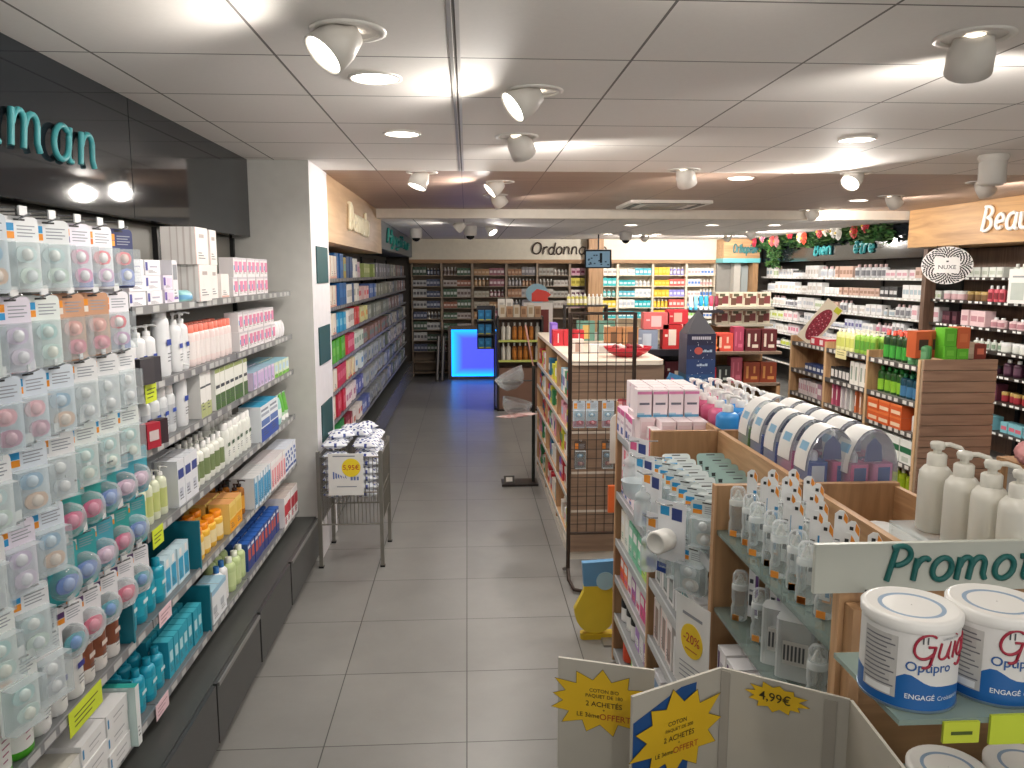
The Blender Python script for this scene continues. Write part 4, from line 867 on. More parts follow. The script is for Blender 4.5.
for i, c in enumerate(c1): put(carton(.085, .18, .16, c, ((.1, .9, .6, .85, 'f4f6f2'), (.2, .7, .2, .35, 'd9ead9'))), 'carton', ['cream', 'white', 'pale green', 'mint green', 'green', 'lime green', 'lavender'][i]+' carton on third shelf of the near gondola', 'carton', (.84, 3.66-.093*i, .661), R90)
c1 = ['e8622a', 'ee7a3a', 'f2efec', 'a85aa4', 'f0ecee', 'e2408c', 'ee7fae']
for i, c in enumerate(c1): put(carton(.08, .16, .13, c, ((.1, .9, .5, .8, 'f6f2ee'), (.2, .9, .1, .3, 'd9547c'))), 'carton', ['orange', 'light orange', 'white', 'purple', 'off white', 'magenta', 'pink'][i]+' carton on fourth shelf of the near gondola', 'carton', (.83, 3.66-.09*i, .471), R90)
grow_(jar(.04, .11, 'f4f2ee', '26282c'), 'jar', 'white pot with black lid', 'jar', 'on fifth gondola shelf', 3, .79, 3.64, .27, -.1)
c1 = ['b58ad0', 'f0eef0', 'a878c4', '3fc0cc']
for i, c in enumerate(c1): put(carton(.075, .14, .14, c, ((.1, .9, .1, .4, 'f4f2f4'),)), 'carton', ['violet', 'white', 'purple', 'turquoise'][i]+' carton on fifth shelf of the near gondola', 'carton', (.83, 3.34-.085*i, .271), R90)
put(bottle(.04, .13, 'e8502c', None, 'f4f4f2', 'cap'), 'bottle', 'orange red bottle with white cap on lowest gondola shelf', 'bottle', (.79, 3.6, .081), R90)
grow_(carton(.09, .14, .13, '9fd84a', ((.2, .8, .3, .7, 'f4f6e8'),)), 'carton', 'lime green carton', 'carton', 'on lowest gondola shelf', 4, .84, 3.45, .08, -.1)
# middle bay, tall white cartons with windows
win = carton(.088, .1, .145, 'efeeee', ((.3, .85, .08, .85, '6d6f6c'), (.35, .8, .15, .6, 'a9b4b2'), (0, .18, 0, 1, 'f6f4f2')), 'f4f2f2', False)
wint = carton(.088, .1, .145, 'efeeee', ((.3, .85, .08, .85, '7f9d9c'), (.35, .8, .15, .6, 'bcd4d2'), (0, .2, .2, .8, '3aa3a4')), 'f4f2f2', False)
grow_(win, 'carton', 'white carton with dark window', 'carton', 'on gondola middle shelf', 4, .80, 2.95, .745, -.098)
grow_(wint, 'carton', 'white carton with teal window', 'carton', 'on gondola middle shelf', 3, .80, 2.95-.392, .745, -.1)
grow_(carton(.085, .1, .17, 'f0e9e4', ((.3, .85, .08, .85, 'a08a80'), (0, .18, 0, 1, 'f2d9d2'))), 'carton', 'pale carton with brown window', 'carton', 'on lower middle shelf', 3, .80, 2.95, .5, -.098)
grow_(win, 'carton', 'white carton with dark window', 'carton', 'on lower middle shelf', 5, .80, 2.95-.3, .5, -.098)
grow_(carton(.12, .16, .1, 'e9e9ec', ((.1, .9, .3, .7, '8aa9c8'),)), 'carton', 'flat white and blue carton', 'carton', 'under the middle shelf', 5, .83, 2.92, .27, -.14)
# hanging accessories outside the middle bay
def hang_pack(cardc, a, obj):
    def f():
        m = MB(); m.plate([(-.055,0),(.055,0),(.055,-.2),(-.055,-.2)], 0, .0012, P(cardc, .5)); m.fq(-.045, -.01, -.05, -.02, -.0006, P(a, .5)); m.fq(.0, .04, -.06, -.02, -.0006, P('3a4a8c')); m.fq(-.05, .05, -.2, -.165, -.0006, P('2f4fa8') if a == 'f39a2d' else P('e8eaee'))
        b = MB()
        if obj == 'cup': b.T = Matrix.Translation((0, -.05, -.12)) @ Matrix.Rotation(PI/2, 4, 'X'); b.lathe([(.03,-.04),(.036,-.03),(.038,.03),(.030,.034),(.026,.02),(.001,.02)], P('efeee8', .3), 18)
        elif obj == 'bowl': b.T = Matrix.Translation((0, -.045, -.12)); b.lathe([(.02,-.04),(.042,-.02),(.05,.025),(.052,.03),(.047,.03),(.04,-.01),(.001,-.02)], GL('e6eef2', .4), 18)
        else: b.T = Matrix.Translation((0, -.04, -.15)); b.lathe([(.026,-.04),(.03,-.03),(.03,.04),(.022,.05),(.028,.055),(.026,.07),(.012,.08),(.006,.1)], GL('e9f0f2', .3), 16)
        return [part('card', m), part({'cup':'cup','bowl':'bowl','bottle':'bottle'}[obj], b)]
    return kind(('hang', cardc, a, obj), f)
HX = .675
spots = [(2.93, 1.34, 'f2eef2', 'e86a9c', 'bottle', 'pink marked card'), (2.82, 1.30, 'eef2f6', '3aa0d8', 'bowl', 'white card with blue drop'), (2.70, 1.27, 'f2f2f4', 'f39a2d', 'bottle', 'white and navy card'), (2.42, 1.24, 'eef0f4', '2f9ad6', 'cup', 'card with white cup'),
         (2.60, 1.14, 'f0f0f4', 'f39a2d', 'bottle', 'card with clear bottle')]
for (y, z, c, a, ob, d) in spots:
    m = MB(); m.tube([(GX0-GXM, y-2.6, z-.012), (HX-GXM-.05, y-2.6, z-.012), (HX-GXM-.075, y-2.6, z+.002)], .003, HK, 5); m.build('display_hook', g)
    put(hang_pack(c, a, ob), 'accessory_pack', d+' hanging on the gondola side, '+('upper' if z > 1.2 else 'lower')+' level', 'baby accessory', (HX-.02, y, z), R90+.55+(random.random()-.5)*.3)
# open top compartment, packs standing in rows
bw = blister(.11, .15, 'dfe8e8', BLU, ORG, ['dfe6ea', 'e6e0d8'], ['f2f4f6', 'f2f2f2'])
bw2 = blister(.11, .15, '9fbdb8', '9fbdb8', '26302f', ['b4cfca', 'c2d6d2'], ['d6e6e2', 'd6e6e2'])
for r in range(9):
    for i in range(2):
        put(bw2 if i else bw, 'pacifier_pack', ('grey green' if i else 'clear white')+' pack standing in the open compartment, '+ORD[r]+' from the front', 'pacifier', (.80+.135*i, 2.30+.078*r, 1.255+.003*r), 0, None, tilt=-.42)
for r in range(8):
    y = 2.33+.085*r; z = 1.265
    put(bw, 'pacifier_pack', 'clear white pack facing the aisle at the open compartment edge, '+ORD[r]+' from front', 'pacifier', (.742, y, z), R90+.9, None, tilt=0)
for r in range(6):
    put(bw, 'pacifier_pack', 'clear white pack clipped below the open compartment edge, '+ORD[r]+' from front', 'pacifier', (.712, 2.36+.1*r, 1.105), R90+.7)
# near bay, glass shelves with feeding bottles
fbA = feeding_bottle(); fbB = feeding_bottle('f0f0f3', '6a4a8c', 'f2a24a')
SP = [(.775+.06*q+.01*(r%2), 2.155-.078*r) for r in range(8) for q in range(2 if r > 2 else 3)]
for i, (x, y) in enumerate(SP):
    put(fbA, 'feeding_bottle', 'clear feeding bottle with blue striped card on the upper glass shelf', 'feeding bottle', (x, y, 1.216), -.75+(random.random()-.5)*.15, 'feeding bottles on the upper glass shelf', sc=.84)
for i, (x, y) in enumerate([(.78, 2.12), (.87, 2.1), (.79, 1.99), (.88, 1.97), (.80, 1.66), (.88, 1.69), (.80, 1.55), (.88, 1.57)]):
    put(fbB, 'feeding_bottle', 'clear feeding bottle with violet striped card on the lower glass shelf', 'feeding bottle', (x, y, .976), -.75+(random.random()-.5)*.15, 'feeding bottles on the lower glass shelf', sc=.84)
for i, (x, y) in enumerate([(.80, 1.86), (.81, 1.79)]):
    def f():
        m = MB(); m.rbox(-.05, .05, -.03, .03, 0, .15, GL('e9ecec', .3, .08), .015); m.fq(-.03, .03, .04, .1, -.0305, P('c9c9c6')); 
        for k in range(6): m.fq(-.028+.009*k, -.023+.009*k, .05, .09, -.0312, P('4a4d52'))
        return [part('box', m)]
    put(kind('cb', f), 'plastic_box', 'clear plastic box with barcode on the lower glass shelf, '+['behind', 'in front'][i], 'box', (x, y, .977), -.6)
grow_(carton(.07, .12, .13, 'eae8ea', ((.1, .3, .1, .9, '5a3a6e'), (.4, .9, .3, .7, 'b9b4bc'))), 'carton', 'white carton with violet stripe', 'carton', 'under the lower glass shelf', 7, .80, 2.14, .74, -.085)
# slanted offer card clipped to the post
m = MB(); m.T = Matrix.Rotation(R90+.35, 4, 'Z'); m.box(-.085, .085, -.0012, .0012, -.29, 0, P('e6e5e2', .4))
pts = [(.0+.055*math.cos(a*PI/12), -.13+.055*math.sin(a*PI/12)) for a in range(24)]; m.plate(pts, -.003, -.0014, P('ecc826', .5))
add_text(m, '-20%', .042, lambda x, y: (x, -.0034, -.125+y), P('b8402a'), .01); m.fq(-.03, .03, -.162, -.158, -.0034, P('b8602a'))
m.fq(-.05, .05, -.055, -.045, -.002, P('8f9298')); 
for k in range(4): m.fq(-.06, .06-.02*(k % 2), -.215-.016*k, -.211-.016*k, -.002, P('9a9ca2'))
o = m.build('offer_card', loc=(.69, 2.27, .965)); tag(o, 'white offer card with yellow circle on the gondola side', 'sign')
# right half: pump bottles and gift packs
def pumpb(col, lab):
    return bottle(.052, .25, col, lab, 'f2f0ec', 'pump', .9, lb=(.1, .6), neck=.72, clear=False)
for r in range(6):
    for i in range(3):
        c, l, d = (('d9698f', 'ecc0cc', 'pink') if (r > 4 or (i == 0 and r > 0) or (i == 1 and r > 3)) else (('3a94dc', 'a9cce8', 'blue') if i < 2 else ('eaf0f2', 'b8dcea', 'white')))
        put(pumpb(c, l), 'pump_bottle', d+' wash bottle with white pump, %s row from camera, %s from spine' % (ORD[r], ORD[i]), 'bottle', (1.065+.09*i, 3.12+.105*r, 1.227), -.4+random.random()*1.4)
def giftpack(a, b):
    def f():
        W_ = .08; H = .2
        def hx(t): return W_*math.cos(t), H*(.2+.8*math.sin(t))
        n = 14; out = []
        c = MB(); vs = []; fs = []   # white card folded over the arch, front half of the depth
        for j in range(n+1):
            t = PI*j/n; x, z = W_*1.0*math.cos(t), H*(.32+.68*math.sin(t))
            vs += [(x*1.02, .0, z), (x*1.02, .085, z)]
        for j in range(n): fs.append((2*j, 2*j+1, 2*j+3, 2*j+2))
        c.add(vs, fs, P('f0efec', .45), True)
        for j in (2, 11):
            vv = [vs[2*j], vs[2*j+1], vs[2*j+3], vs[2*j+2]]; k = 1.01
            c.quad(*[(v[0]*k, v[1]*.6+.015, .08+(v[2]-.08)*k) for v in vv], P('8fc0e0', .5))
        out.append(part('card_cover', c))
        s = MB(); vs = []; 
        for y in (-.012, .09): vs += [(W_*.98*math.cos(PI*j/n), y, H*(.32+.66*math.sin(PI*j/n))) for j in range(n+1)]+[(-W_*.98, y, .002), (W_*.98, y, .002)]
        N_ = n+3; s.add(vs, [tuple(range(N_)), tuple(range(2*N_-1, N_-1, -1))]+[((i+1)%N_, i, N_+i, N_+(i+1)%N_) for i in range(N_)], GL('e4e8f2', .12, .05)); out.append(part('clear_bag', s))
        for sx, col in ((-1, a), (1, b)):
            p = MB(); p.rbox(sx*.04-.034, sx*.04+.034, .0, .075, .004, .09, P(col, .25), .012); p.lathe([(.014,.09),(.014,.11),(.008,.12)], P('e6e4ee', .3), 10, c=(sx*.04, .04, 0)); p.fq(sx*.04-.02, sx*.04+.02, .03, .08, -.001, P('3a5a9c' if col != '3f5fae' else 'd8e0f0'))
            out.append(part('bath_bottle', p))
        q = MB(); q.plate([(-.03,.1),(.03,.1),(.024,.15),(0,.175),(-.024,.15)], -.004, -.002, P('3c4a86', .4)); out.append(part('inner_label', q))
        return out
    return kind(('gift', a, b), f)
gp = [giftpack('3f5fae', 'd9699c'), giftpack('d9699c', 'd984b4'), giftpack('4a6fc0', '3f5fae'), giftpack('5c8f3a', '7aa63c')]
GPS = [(1.115, 2.30, 0, .0), (1.23, 2.27, 1, .1), (1.235, 2.41, 0, .1), (1.12, 2.44, 1, .05), (1.235, 2.54, 1, .1), (1.12, 2.57, 2, .0), (1.23, 2.67, 0, .1), (1.12, 2.70, 0, .0), (1.23, 2.80, 1, .1), (1.12, 2.83, 3, .0), (1.2, 2.92, 2, .1)]
for i, (x, y, q, a) in enumerate(GPS):
    put(gp[q], 'gift_pack', 'arched bath gift pack with white card cover, '+ORD[i]+' from camera', 'gift pack', (x, y, 1.302), a)
# clear bag of cotton in the nearest right compartment
m = MB(); m.sphere((0, 0, .04), .1, .15, .05, P('d9dad8', .3), 16, 10); m.v = [(x, y, z+.008*math.sin(31*x+17*y)) for x, y, z in m.v]
o = m.build('plastic_bag', loc=(1.14, 1.98, 1.193)); tag(o, 'crumpled clear plastic bag in the right near compartment', 'bag')
# tall white pump bottles on a small riser
t = thing('acrylic_riser', 'clear riser carrying the white pump bottles', 'stand', (1.15, 1.62, 1.19)); m = MB()
m.box(-.13, .12, -.19, .17, .178, .184, GL('dfe6e8', .06)); m.build('top', t)
for sx in (-.128, .114): m = MB(); m.box(sx, sx+.006, -.17, .17, .0, .178, GL('dfe6e8', .06)); m.build('side', t)
def whitepump():
    m = MB(); W = P('e9e6db', .35); r = .044
    m.lathe([(r*.9,0),(r,.006),(r,.125),(r*.96,.138),(r*.72,.150),(r*.5,.154)], W, 22, 1, .82)
    y = -r*.82-.0006
    for k, (a, b, z, c) in enumerate(((-.02, .012, .122, '77729c'), (-.018, -.004, .1, '5d6a78'), (-.012, .004, .09, '5d6a78'), (-.02, .0, .074, '9aa0a8'), (-.022, .014, .052, '8a93a0'), (-.02, .01, .044, '8a93a0'), (-.022, .016, .034, '7c8794'))): m.fq(a, b, z, z+.003, y, P(c))
    m.fq(-.024, .024, .008, .012, y, P('8fb4d6')); m.fq(-.024, .024, .003, .006, y, P('6f9fd0'))
    p = MB(); p.lathe([(.021,.152),(.021,.178),(.017,.182)], W, 18); p.lathe([(.009,.18),(.009,.195)], W, 10); p.lathe([(.014,.192),(.017,.202),(.015,.208),(.006,.21)], W, 16)
    p.tube([(0,0,.202),(.0,-.025,.204),(0,-.045,.198),(0,-.051,.19)], .0075, W, 8, .75)
    return [part('body', m), part('pump', p)]
wp = kind('wp', whitepump)
for i, (x, y) in enumerate(((1.085, 1.72), (1.085, 1.62), (1.09, 1.535), (1.095, 1.455))):
    put(wp, 'pump_bottle', 'tall white pump bottle above the promotion sign, '+ORD[i]+' from left', 'bottle', (x, y, 1.375), 1.1)
# ================================================================== PROMOTION SIGN, CAN SHELVES
t = thing('promotion_sign', 'grey board with green handwritten Promotions on the gondola end', 'sign', (.887, 1.42, 1.357))
m = MB(); m.rbox(-.225, .5, -.012, .0, 0, .098, P('c9ccc2', .4), .003); m.build('board', t)
letters(t, 'Promotions', .088, lambda u, v: (-.088+u*1.0, -.0145, .024+v), P('1f6a66', .4), r=.065, gap=.06)
t = thing('end_display', 'glass shelf end display holding milk powder cans', 'shelving', (.95, 1.2, 0))
m = MB(); m.box(-.215, -.195, .19, .225, 0, 1.33, OAK('Z')); m.build('post', t); m = MB(); m.box(-.195, .4, .205, .222, .0, 1.33, OAKD('X')); m.build('back_panel', t)
m = MB(); m.box(-.2, .4, .0, .203, .2, .9, BRN('X')); m.build('base_panel', t)
for z in (1.375, 1.0):
    m = MB(); m.box(-.375 if z > 1.1 else -.215, .4, -.25, -.06 if z > 1.1 else .2, z-.008, z, GL('9fb8b0', .38, .04)); m.build('shelf', t, label='glass shelf')
for z in (1.375, .99):
    for x in (-.19, .38): m = MB(); m.box(x, x+.008, -.2, .2, z-.03, z-.0085, P('2c3030', .4, .5)); m.build('bracket', t)
m = MB(); m.box(-.315, -.265, -.255, -.2505, 1.342, 1.372, P('c9d63a')); m.fq(-.305, -.275, 1.354, 1.359, -.2555, P('4a5a1a')); m.build('price_tag', t)
m = MB(); m.box(-.25, -.07, -.255, -.2505, 1.338, 1.38, P('c6d838')); add_text(m, 'GUIGOZ', .018, lambda x, y: (-.16+x, -.2555, 1.368+y), P('3a4618'), .005); add_text(m, 'OPTIPRO 1', .013, lambda x, y: (-.16+x, -.2555, 1.35+y), P('3a4618'), .003); m.build('price_tag', t)
def can():
    r = .0635; H = .128
    m = MB(); W = P('e4e3e0', .35); B = P('1c62a8', .35); n = 48
    def hb(a): return .034+.022*math.exp(-((a-1.5*PI+.75)/.35)**2)+.004*math.sin(a*3)  # top of blue wave around the can
    vs = []; zs = [0.003, None, .118]
    for k in range(n):
        a = 2*PI*k/n
        for z in zs: vs.append((r*math.cos(a), r*math.sin(a), hb(a) if z is None else z))
    fs = []; ms = []
    for k in range(n):
        k2 = (k+1)%n; fs.append((3*k, 3*k2, 3*k2+1, 3*k+1)); ms.append(B); fs.append((3*k+1, 3*k2+1, 3*k2+2, 3*k+2)); ms.append(W)
    m.add(vs, fs, ms, True); m.lathe([(r+.001,0),(r+.0015,.0035)], P('8fa4b8', .3, .6), 32); m.lathe([(r-.001,.002),(r-.001,.002)], W, 8)
    lid = MB(); L_ = P('efeeea', .3); lid.lathe([(r+.001,.112),(r+.0025,.115),(r+.003,.126),(r,.129),(r-.004,.1295)], L_, 36, cap=False)
    lid.lathe([(r-.004,.1295),(.044,.1275)], L_, 36, cap=False); lid.lathe([(.045,.1275),(.038,.1272)], P('8fa9c4', .3), 36, cap=False); lid.lathe([(.038,.1272),(.001,.128)], L_, 36, cap=False)
    R_ = r+.0006
    def wrap(a0): return lambda x, y, z0=0: (R_*math.cos(a0+x/R_), R_*math.sin(a0+x/R_), y+z0)
    A = 1.5*PI
    w1 = wrap(A-.74)
    art = MB(); RED = P('a3203a', .35); u = 0
    for ch in 'Guigoz':
        w_, st = GLY[ch]
        for s_ in st:
            pts = [(((u+x+.25*y)*.042), (y*.046)) for x, y in s_]; art.tube([w1(px+.0, .078+py) for px, py in pts], (.0017 if ch != 'G' else .002), RED, 6)
        u += w_+.03
    art.mats = art.mats or [RED]
    w2 = wrap(A-.3); add_text(m, 'Optipro', .019, lambda x, y: w2(x, .065+y), P('2a5c9c'), .012); add_text(m, 'ENGAGÉ', .010, lambda x, y: wrap(A-.46)(x, .022+y), P('e6ecf2'), .01); add_text(m, 'Croissance', .009, lambda x, y: wrap(A+.22)(x, .021+y), P('cfe0f0'), .003)
    for dx in (-.003, .003): m.add([wrap(A-.42)(dx-.001, .099), wrap(A-.42)(dx+.001, .099), wrap(A-.42)(dx+.001, .109), wrap(A-.42)(dx-.001, .109)], [(0,1,2,3)], P('4a4a50'))
    add_text(m, 'LABORATOIRE', .0045, lambda x, y: wrap(A+.18)(x, .106+y), P('7d838c'), 0)
    w3 = wrap(A-1.35)
    m.add([w3(-.026+.052*i/6, z) for z in (.016, .104) for i in range(7)], [(i, i+1, 8+i, 7+i) for i in range(6)], P('c3c1bd', .45)); R_ = r+.0012
    for k in range(11): m.add([w3(-.023+.046*i/4*(1-.12*(k % 3)), z) for z in (.03+.0066*k, .032+.0066*k) for i in range(5)], [(i, i+1, 6+i, 5+i) for i in range(4)], P('7a7a80'))
    m.add([w3(-.02+.04*i/4, z) for z in (.018, .028) for i in range(5)], [(i, i+1, 6+i, 5+i) for i in range(4)], P('f2f2f0'))
    R_ = r+.0006
    return [part('can_body', m), part('lid', lid), part('red_lettering', art)]
cn = kind('can', can)
for i, (x, y, a) in enumerate(((.618, 1.025, .20), (.747, 1.03, .14), (.88, 1.035, .1))):
    put(cn, 'milk_can', ['leftmost milk powder can on the upper glass shelf', 'second milk powder can from left on the upper glass shelf', 'milk powder can cut by the right frame edge'][i] if 0 else ['leftmost', 'second', 'third'][i]+' white milk powder can on the upper glass shelf', 'can', (x+.008, y, 1.376), a)
    bpy.context.scene.objects[-1] if 0 else None
for i, x in enumerate((.82, .96, 1.1)):
    put(cn, 'milk_can', ['leftmost', 'second', 'third'][i]+' milk powder can on the lower glass shelf under the others', 'can', (x, 1.2, 1.001), .2)
# ================================================================== CARDBOARD BINS
CB = P('b7b2a6', .6); CBE = P('cfcabe', .6); YEL = P('e2b81c', .5)
def star(m, cx, cz, rx, rz, n, y, mat, rot=0, k=.72, seed=3):
    rnd = random.Random(seed); pts = []
    for i in range(2*n):
        a = 2*PI*i/(2*n)+rot; q = (1+.18*(rnd.random()-.5)) if i % 2 == 0 else k
        pts.append((cx+rx*q*math.cos(a), cz+rz*q*math.sin(a)))
    vs = [(cx, y, cz)]+[(x, y, z) for x, z in pts]; N_ = len(pts)
    m.add(vs, [(0, 1+i, 1+(i+1) % N_) for i in range(N_)], mat)
    ou = [(cx+(x-cx)*1.02, y+.0004, cz+(z-cz)*1.02) for x, z in pts]; m.add([(cx, y+.0004, cz)]+ou, [(0, 1+i, 1+(i+1) % N_) for i in range(N_)], P('6a5a1a', .6))
def panel(t, name, p, q, z0, z1p, z1q, th=.006, mt=CB):
    """upright cardboard panel from plan point p to q with its own top heights"""
    d = Vector((q[0]-p[0], q[1]-p[1], 0)); n = Vector((-d.y, d.x, 0)).normalized()*th; m = MB()
    a, b = Vector((p[0], p[1], 0)), Vector((q[0], q[1], 0)); Z = Vector((0,0,1))
    vs = [a+Z*z0, b+Z*z0, b+Z*z1q, a+Z*z1p]; vs += [v+n for v in vs]
    m.add(vs, [(0,1,2,3), (7,6,5,4), (0,4,5,1), (1,5,6,2), (2,6,7,3), (3,7,4,0)], [mt, mt, mt, CBE, CBE, CBE]); return m.build(name, t)
H1 = 1.17
t = thing('cardboard_bin', 'left grey cardboard display bin with yellow starburst on its header', 'cardboard display', (.275, 1.495, 0))
panel(t, 'header_panel', (-.09, .05), (.1, -.012), 0, H1, H1-.002); panel(t, 'side_panel', (-.09, .05), (-.14, -.2), 0, .75, .55); panel(t, 'side_panel', (.1, -.012), (.04, -.27), 0, .75, .55); panel(t, 'front_panel', (-.14, -.2), (.04, -.27), 0, .55, .55)
s_ = MB(); ang = math.atan2(-.062, .19); s_.T = Matrix.Translation((-.09, .05, 0)) @ Matrix.Rotation(ang, 4, 'Z')
star(s_, .092, H1-.088, .112, .068, 13, -.002, YEL, .1, .72, 5)
for tx, sz, dz, c in (('COTON BIO', .011, .026, '4a3d1a'), ('PAQUET DE 180', .011, .014, '4a3d1a'), ('2 ACHETÉS', .0155, -.004, '3a2f14'), ('+', .01, -.016, '5a4a1a')):
    add_text(s_, tx, sz, lambda x, y: (.098+x, -.003, H1-.088+dz+y), P(c), .004)
add_text(s_, 'LE 3ème', .014, lambda x, y: (.065+x, -.003, H1-.118+y), P('3a2f14'), .004); add_text(s_, 'OFFERT', .019, lambda x, y: (.122+x, -.003, H1-.119+y), P('b5541e'), .006)
s_.build('starburst_label', t, label='yellow starburst label')
t = thing('cardboard_bin', 'right grey cardboard display bin, open, with two starburst labels', 'cardboard display', (.505, 1.36, 0))
A_, B_, C_, D_ = (-.196, .022), (.009, .122), (.212, -.011), (.202, -.217)
panel(t, 'side_panel', A_, B_, 0, H1, H1); panel(t, 'back_panel', B_, C_, 0, H1, H1); panel(t, 'side_panel', C_, D_, 0, H1, H1-.005); panel(t, 'front_panel', D_, (-.1, -.26), 0, .7, .62); panel(t, 'side_panel', (-.1, -.26), A_, 0, .62, .8)
m = MB(); m.prism([(-.19, .012), (.009, .112), (.2, -.02), (.192, -.2), (-.1, -.25)], .5, .505, CB); m.build('floor_board', t)
m = MB(); m.T = Matrix.Translation((.009, .122, 0)) @ Matrix.Rotation(math.atan2(-.133, .203), 4, 'Z'); m.box(.0, .018, -.003, -.0005, .5, H1-.004, P('a39d92', .6)); m.box(.2, .222, -.003, -.0005, .5, H1-.01, P('a39d92', .6)); m.build('fold_strip', t)
def starlabel(T_, cx, cz, rx, rz, n, seed, texts, extra=None, k=.7, rot=0):
    s_ = MB(); s_.T = T_
    if extra: extra(s_)
    star(s_, cx, cz, rx, rz, n, -.004, YEL, rot, k, seed)
    for tx, sz, dx, dz, c in texts: add_text(s_, tx, sz, lambda x, y: (cx+dx+x, -.005, cz+dz+y), P(c), .004)
    return s_
T_ = Matrix.Translation((A_[0], A_[1], 0)) @ Matrix.Rotation(math.atan2(.1, .205), 4, 'Z')
def bl(s_): s_.plate([(.002, H1-.055), (.03, H1-.045), (.12, H1-.012), (.16, H1-.012), (.14, H1-.2), (.002, H1-.2)], -.0016, -.0008, P('1c4f8c', .4))
s_ = starlabel(T_, .115, H1-.105, .118, .092, 11, 8, (('COTON', .013, -.005, .024, '4a3d1a'), ('PAQUET DE 200', .010, .0, .010, '4a3d1a'), ('2 ACHETÉS', .016, 0, -.008, '3a2f14'), ('+', .01, 0, -.021, '5a4a1a'), ('LE 3ème', .013, -.038, -.036, '3a2f14'), ('OFFERT', .019, .018, -.036, 'b5541e')), bl, .68)
s_.build('starburst_label', t, label='yellow starburst label over a blue patch')
T_ = Matrix.Translation((.009, .122, 0)) @ Matrix.Rotation(math.atan2(-.133, .203), 4, 'Z')
s_ = starlabel(T_, .11, H1-.034, .06, .03, 12, 2, (('4,99€', .026, -.002, 0, '3a3414'),), None, .72, -.1)
s_.build('starburst_label', t, label='small yellow price starburst')
# floor figure and plaque at the far end of the gondola
t = thing('floor_standee', 'rounded yellow and blue standing figure behind the gondola on the floor', 'display figure', (.70, 4.02, 0))
m = MB(); m.rbox(-.1, .12, -.03, .03, 0, .03, P('c8a820'), .02); m.build('foot', t)
m = MB(); m.plate([(-.02+.115*math.cos(a), .17+.14*math.sin(a)) for a in [PI*(k/12)+PI for k in range(13)]]+[(.07,.27),(.07,.3),(-.085,.3),(-.085,.27)], -.02, .02, P('d8be34', .4)); m.build('lower_body', t, label='yellow rounded lower half')
m = MB(); m.plate([(-.085,.3),(.07,.3),(.08,.44),(-.095,.43)], -.02, .02, P('5f93bd', .4)); m.plate([(.03+.05*math.cos(a*PI/8), .33+.05*math.sin(a*PI/8)) for a in range(16)], -.026, -.0205, P('9cc3d4', .4)); m.build('upper_body', t, label='blue upper half')
# ================================================================== SECOND LEFT RUN, products behind the pillar
SN = ['top', 'second', 'third', 'fourth', 'fifth', 'sixth', 'lowest']
CRE = ('efe6da', 'dfa896'); 
SEG2 = [
 [(5,.17,.17,'efe6da','dba592','cream carton with salmon edge'),(2,.2,.2,'1f5fa0','2a70b4','deep blue carton'),(1,.16,.17,'b4a040','7fae9a','gold carton'),(2,.2,.18,'1c4a84','1f5590','navy carton'),(2,.16,.17,'f2f2ee','8a8fb0','white carton'),(3,.16,.14,'ecd6e0','d8a0bc','pink carton'),(8,.14,.13,'9fb06a','c8d09a','olive green pack'),(12,.17,.15,'8a8a90','b4b4c0','grey violet carton')],
 [(1,.18,.16,'c98a70','8a5a44','skin toned portrait box'),(4,.17,.17,'efe8da','dba592','cream carton with salmon edge'),(2,.2,.19,'1f5fa0','2a70b4','deep blue carton'),(3,.14,.17,'f2f1ec','c8c8c0','white carton'),(1,.2,.18,'20588f','1f5590','navy carton'),(2,.15,.17,'f2f1ec','c8c8c0','slim white carton'),(7,.13,.13,'eac8c8','e05060','pink and red pack'),(4,.16,.15,'5a78b8','b0bcd8','blue carton'),(10,.17,.14,'9a9a90','c4c4b4','grey green carton')],
 [(4,.18,.17,'efe8dc','dba592','cream carton with salmon edge'),(3,.17,.16,'2a9fd4','8fd0ea','sky blue carton'),(5,.14,.16,'f0ece8','c4b8b0','white bottle carton'),(3,.15,.17,'d84a48','e88a80','red carton'),(4,.15,.15,'e8e6a8','f0b060','pale yellow carton'),(14,.17,.14,'8f948c','b8beb4','grey green carton')],
 [(3,.18,.17,'efe8dc','dba592','cream carton with salmon edge'),(5,.17,.18,'58b030','7cc850','bright green carton'),(3,.16,.17,'d8405c','ee8a9a','crimson carton'),(5,.15,.15,'dfe8dc','90b098','white and green carton'),(16,.17,.14,'9a7a70','6a8a78','brown grey carton')],
 [(1,.18,.17,'d09a80','94604a','skin toned portrait box'),(3,.18,.17,'efe8dc','dba592','cream carton with salmon edge'),(4,.15,.18,'c8304a','e06a7c','red carton'),(3,.15,.16,'ece0b8','d05a4a','cream and red carton'),(5,.15,.15,'e2ecee','5a9ad0','white and blue pack'),(15,.17,.14,'aab0b0','7a8a98','grey carton')],
 [(4,.18,.18,'efe8dc','e0b0a0','cream carton with salmon edge'),(3,.15,.18,'c8304a','e06a7c','red carton'),(5,.15,.15,'eee0e4','c07a98','white and rose pack'),(4,.15,.14,'6a70b4','c0c4e4','violet blue pack'),(14,.17,.13,'b0b4b4','8a98a4','grey carton')],
 [(3,.18,.17,'f2e4da','e0b0a0','cream carton with salmon edge'),(4,.16,.17,'2f8a4a','7cc070','green carton'),(3,.14,.16,'8a2a3a','d88a90','dark red carton'),(5,.15,.14,'eee6e4','c87a70','white and red pack'),(4,.15,.14,'6a78b8','c4cce4','blue pack'),(14,.17,.13,'9a9ea0','7a8490','grey carton')],
]
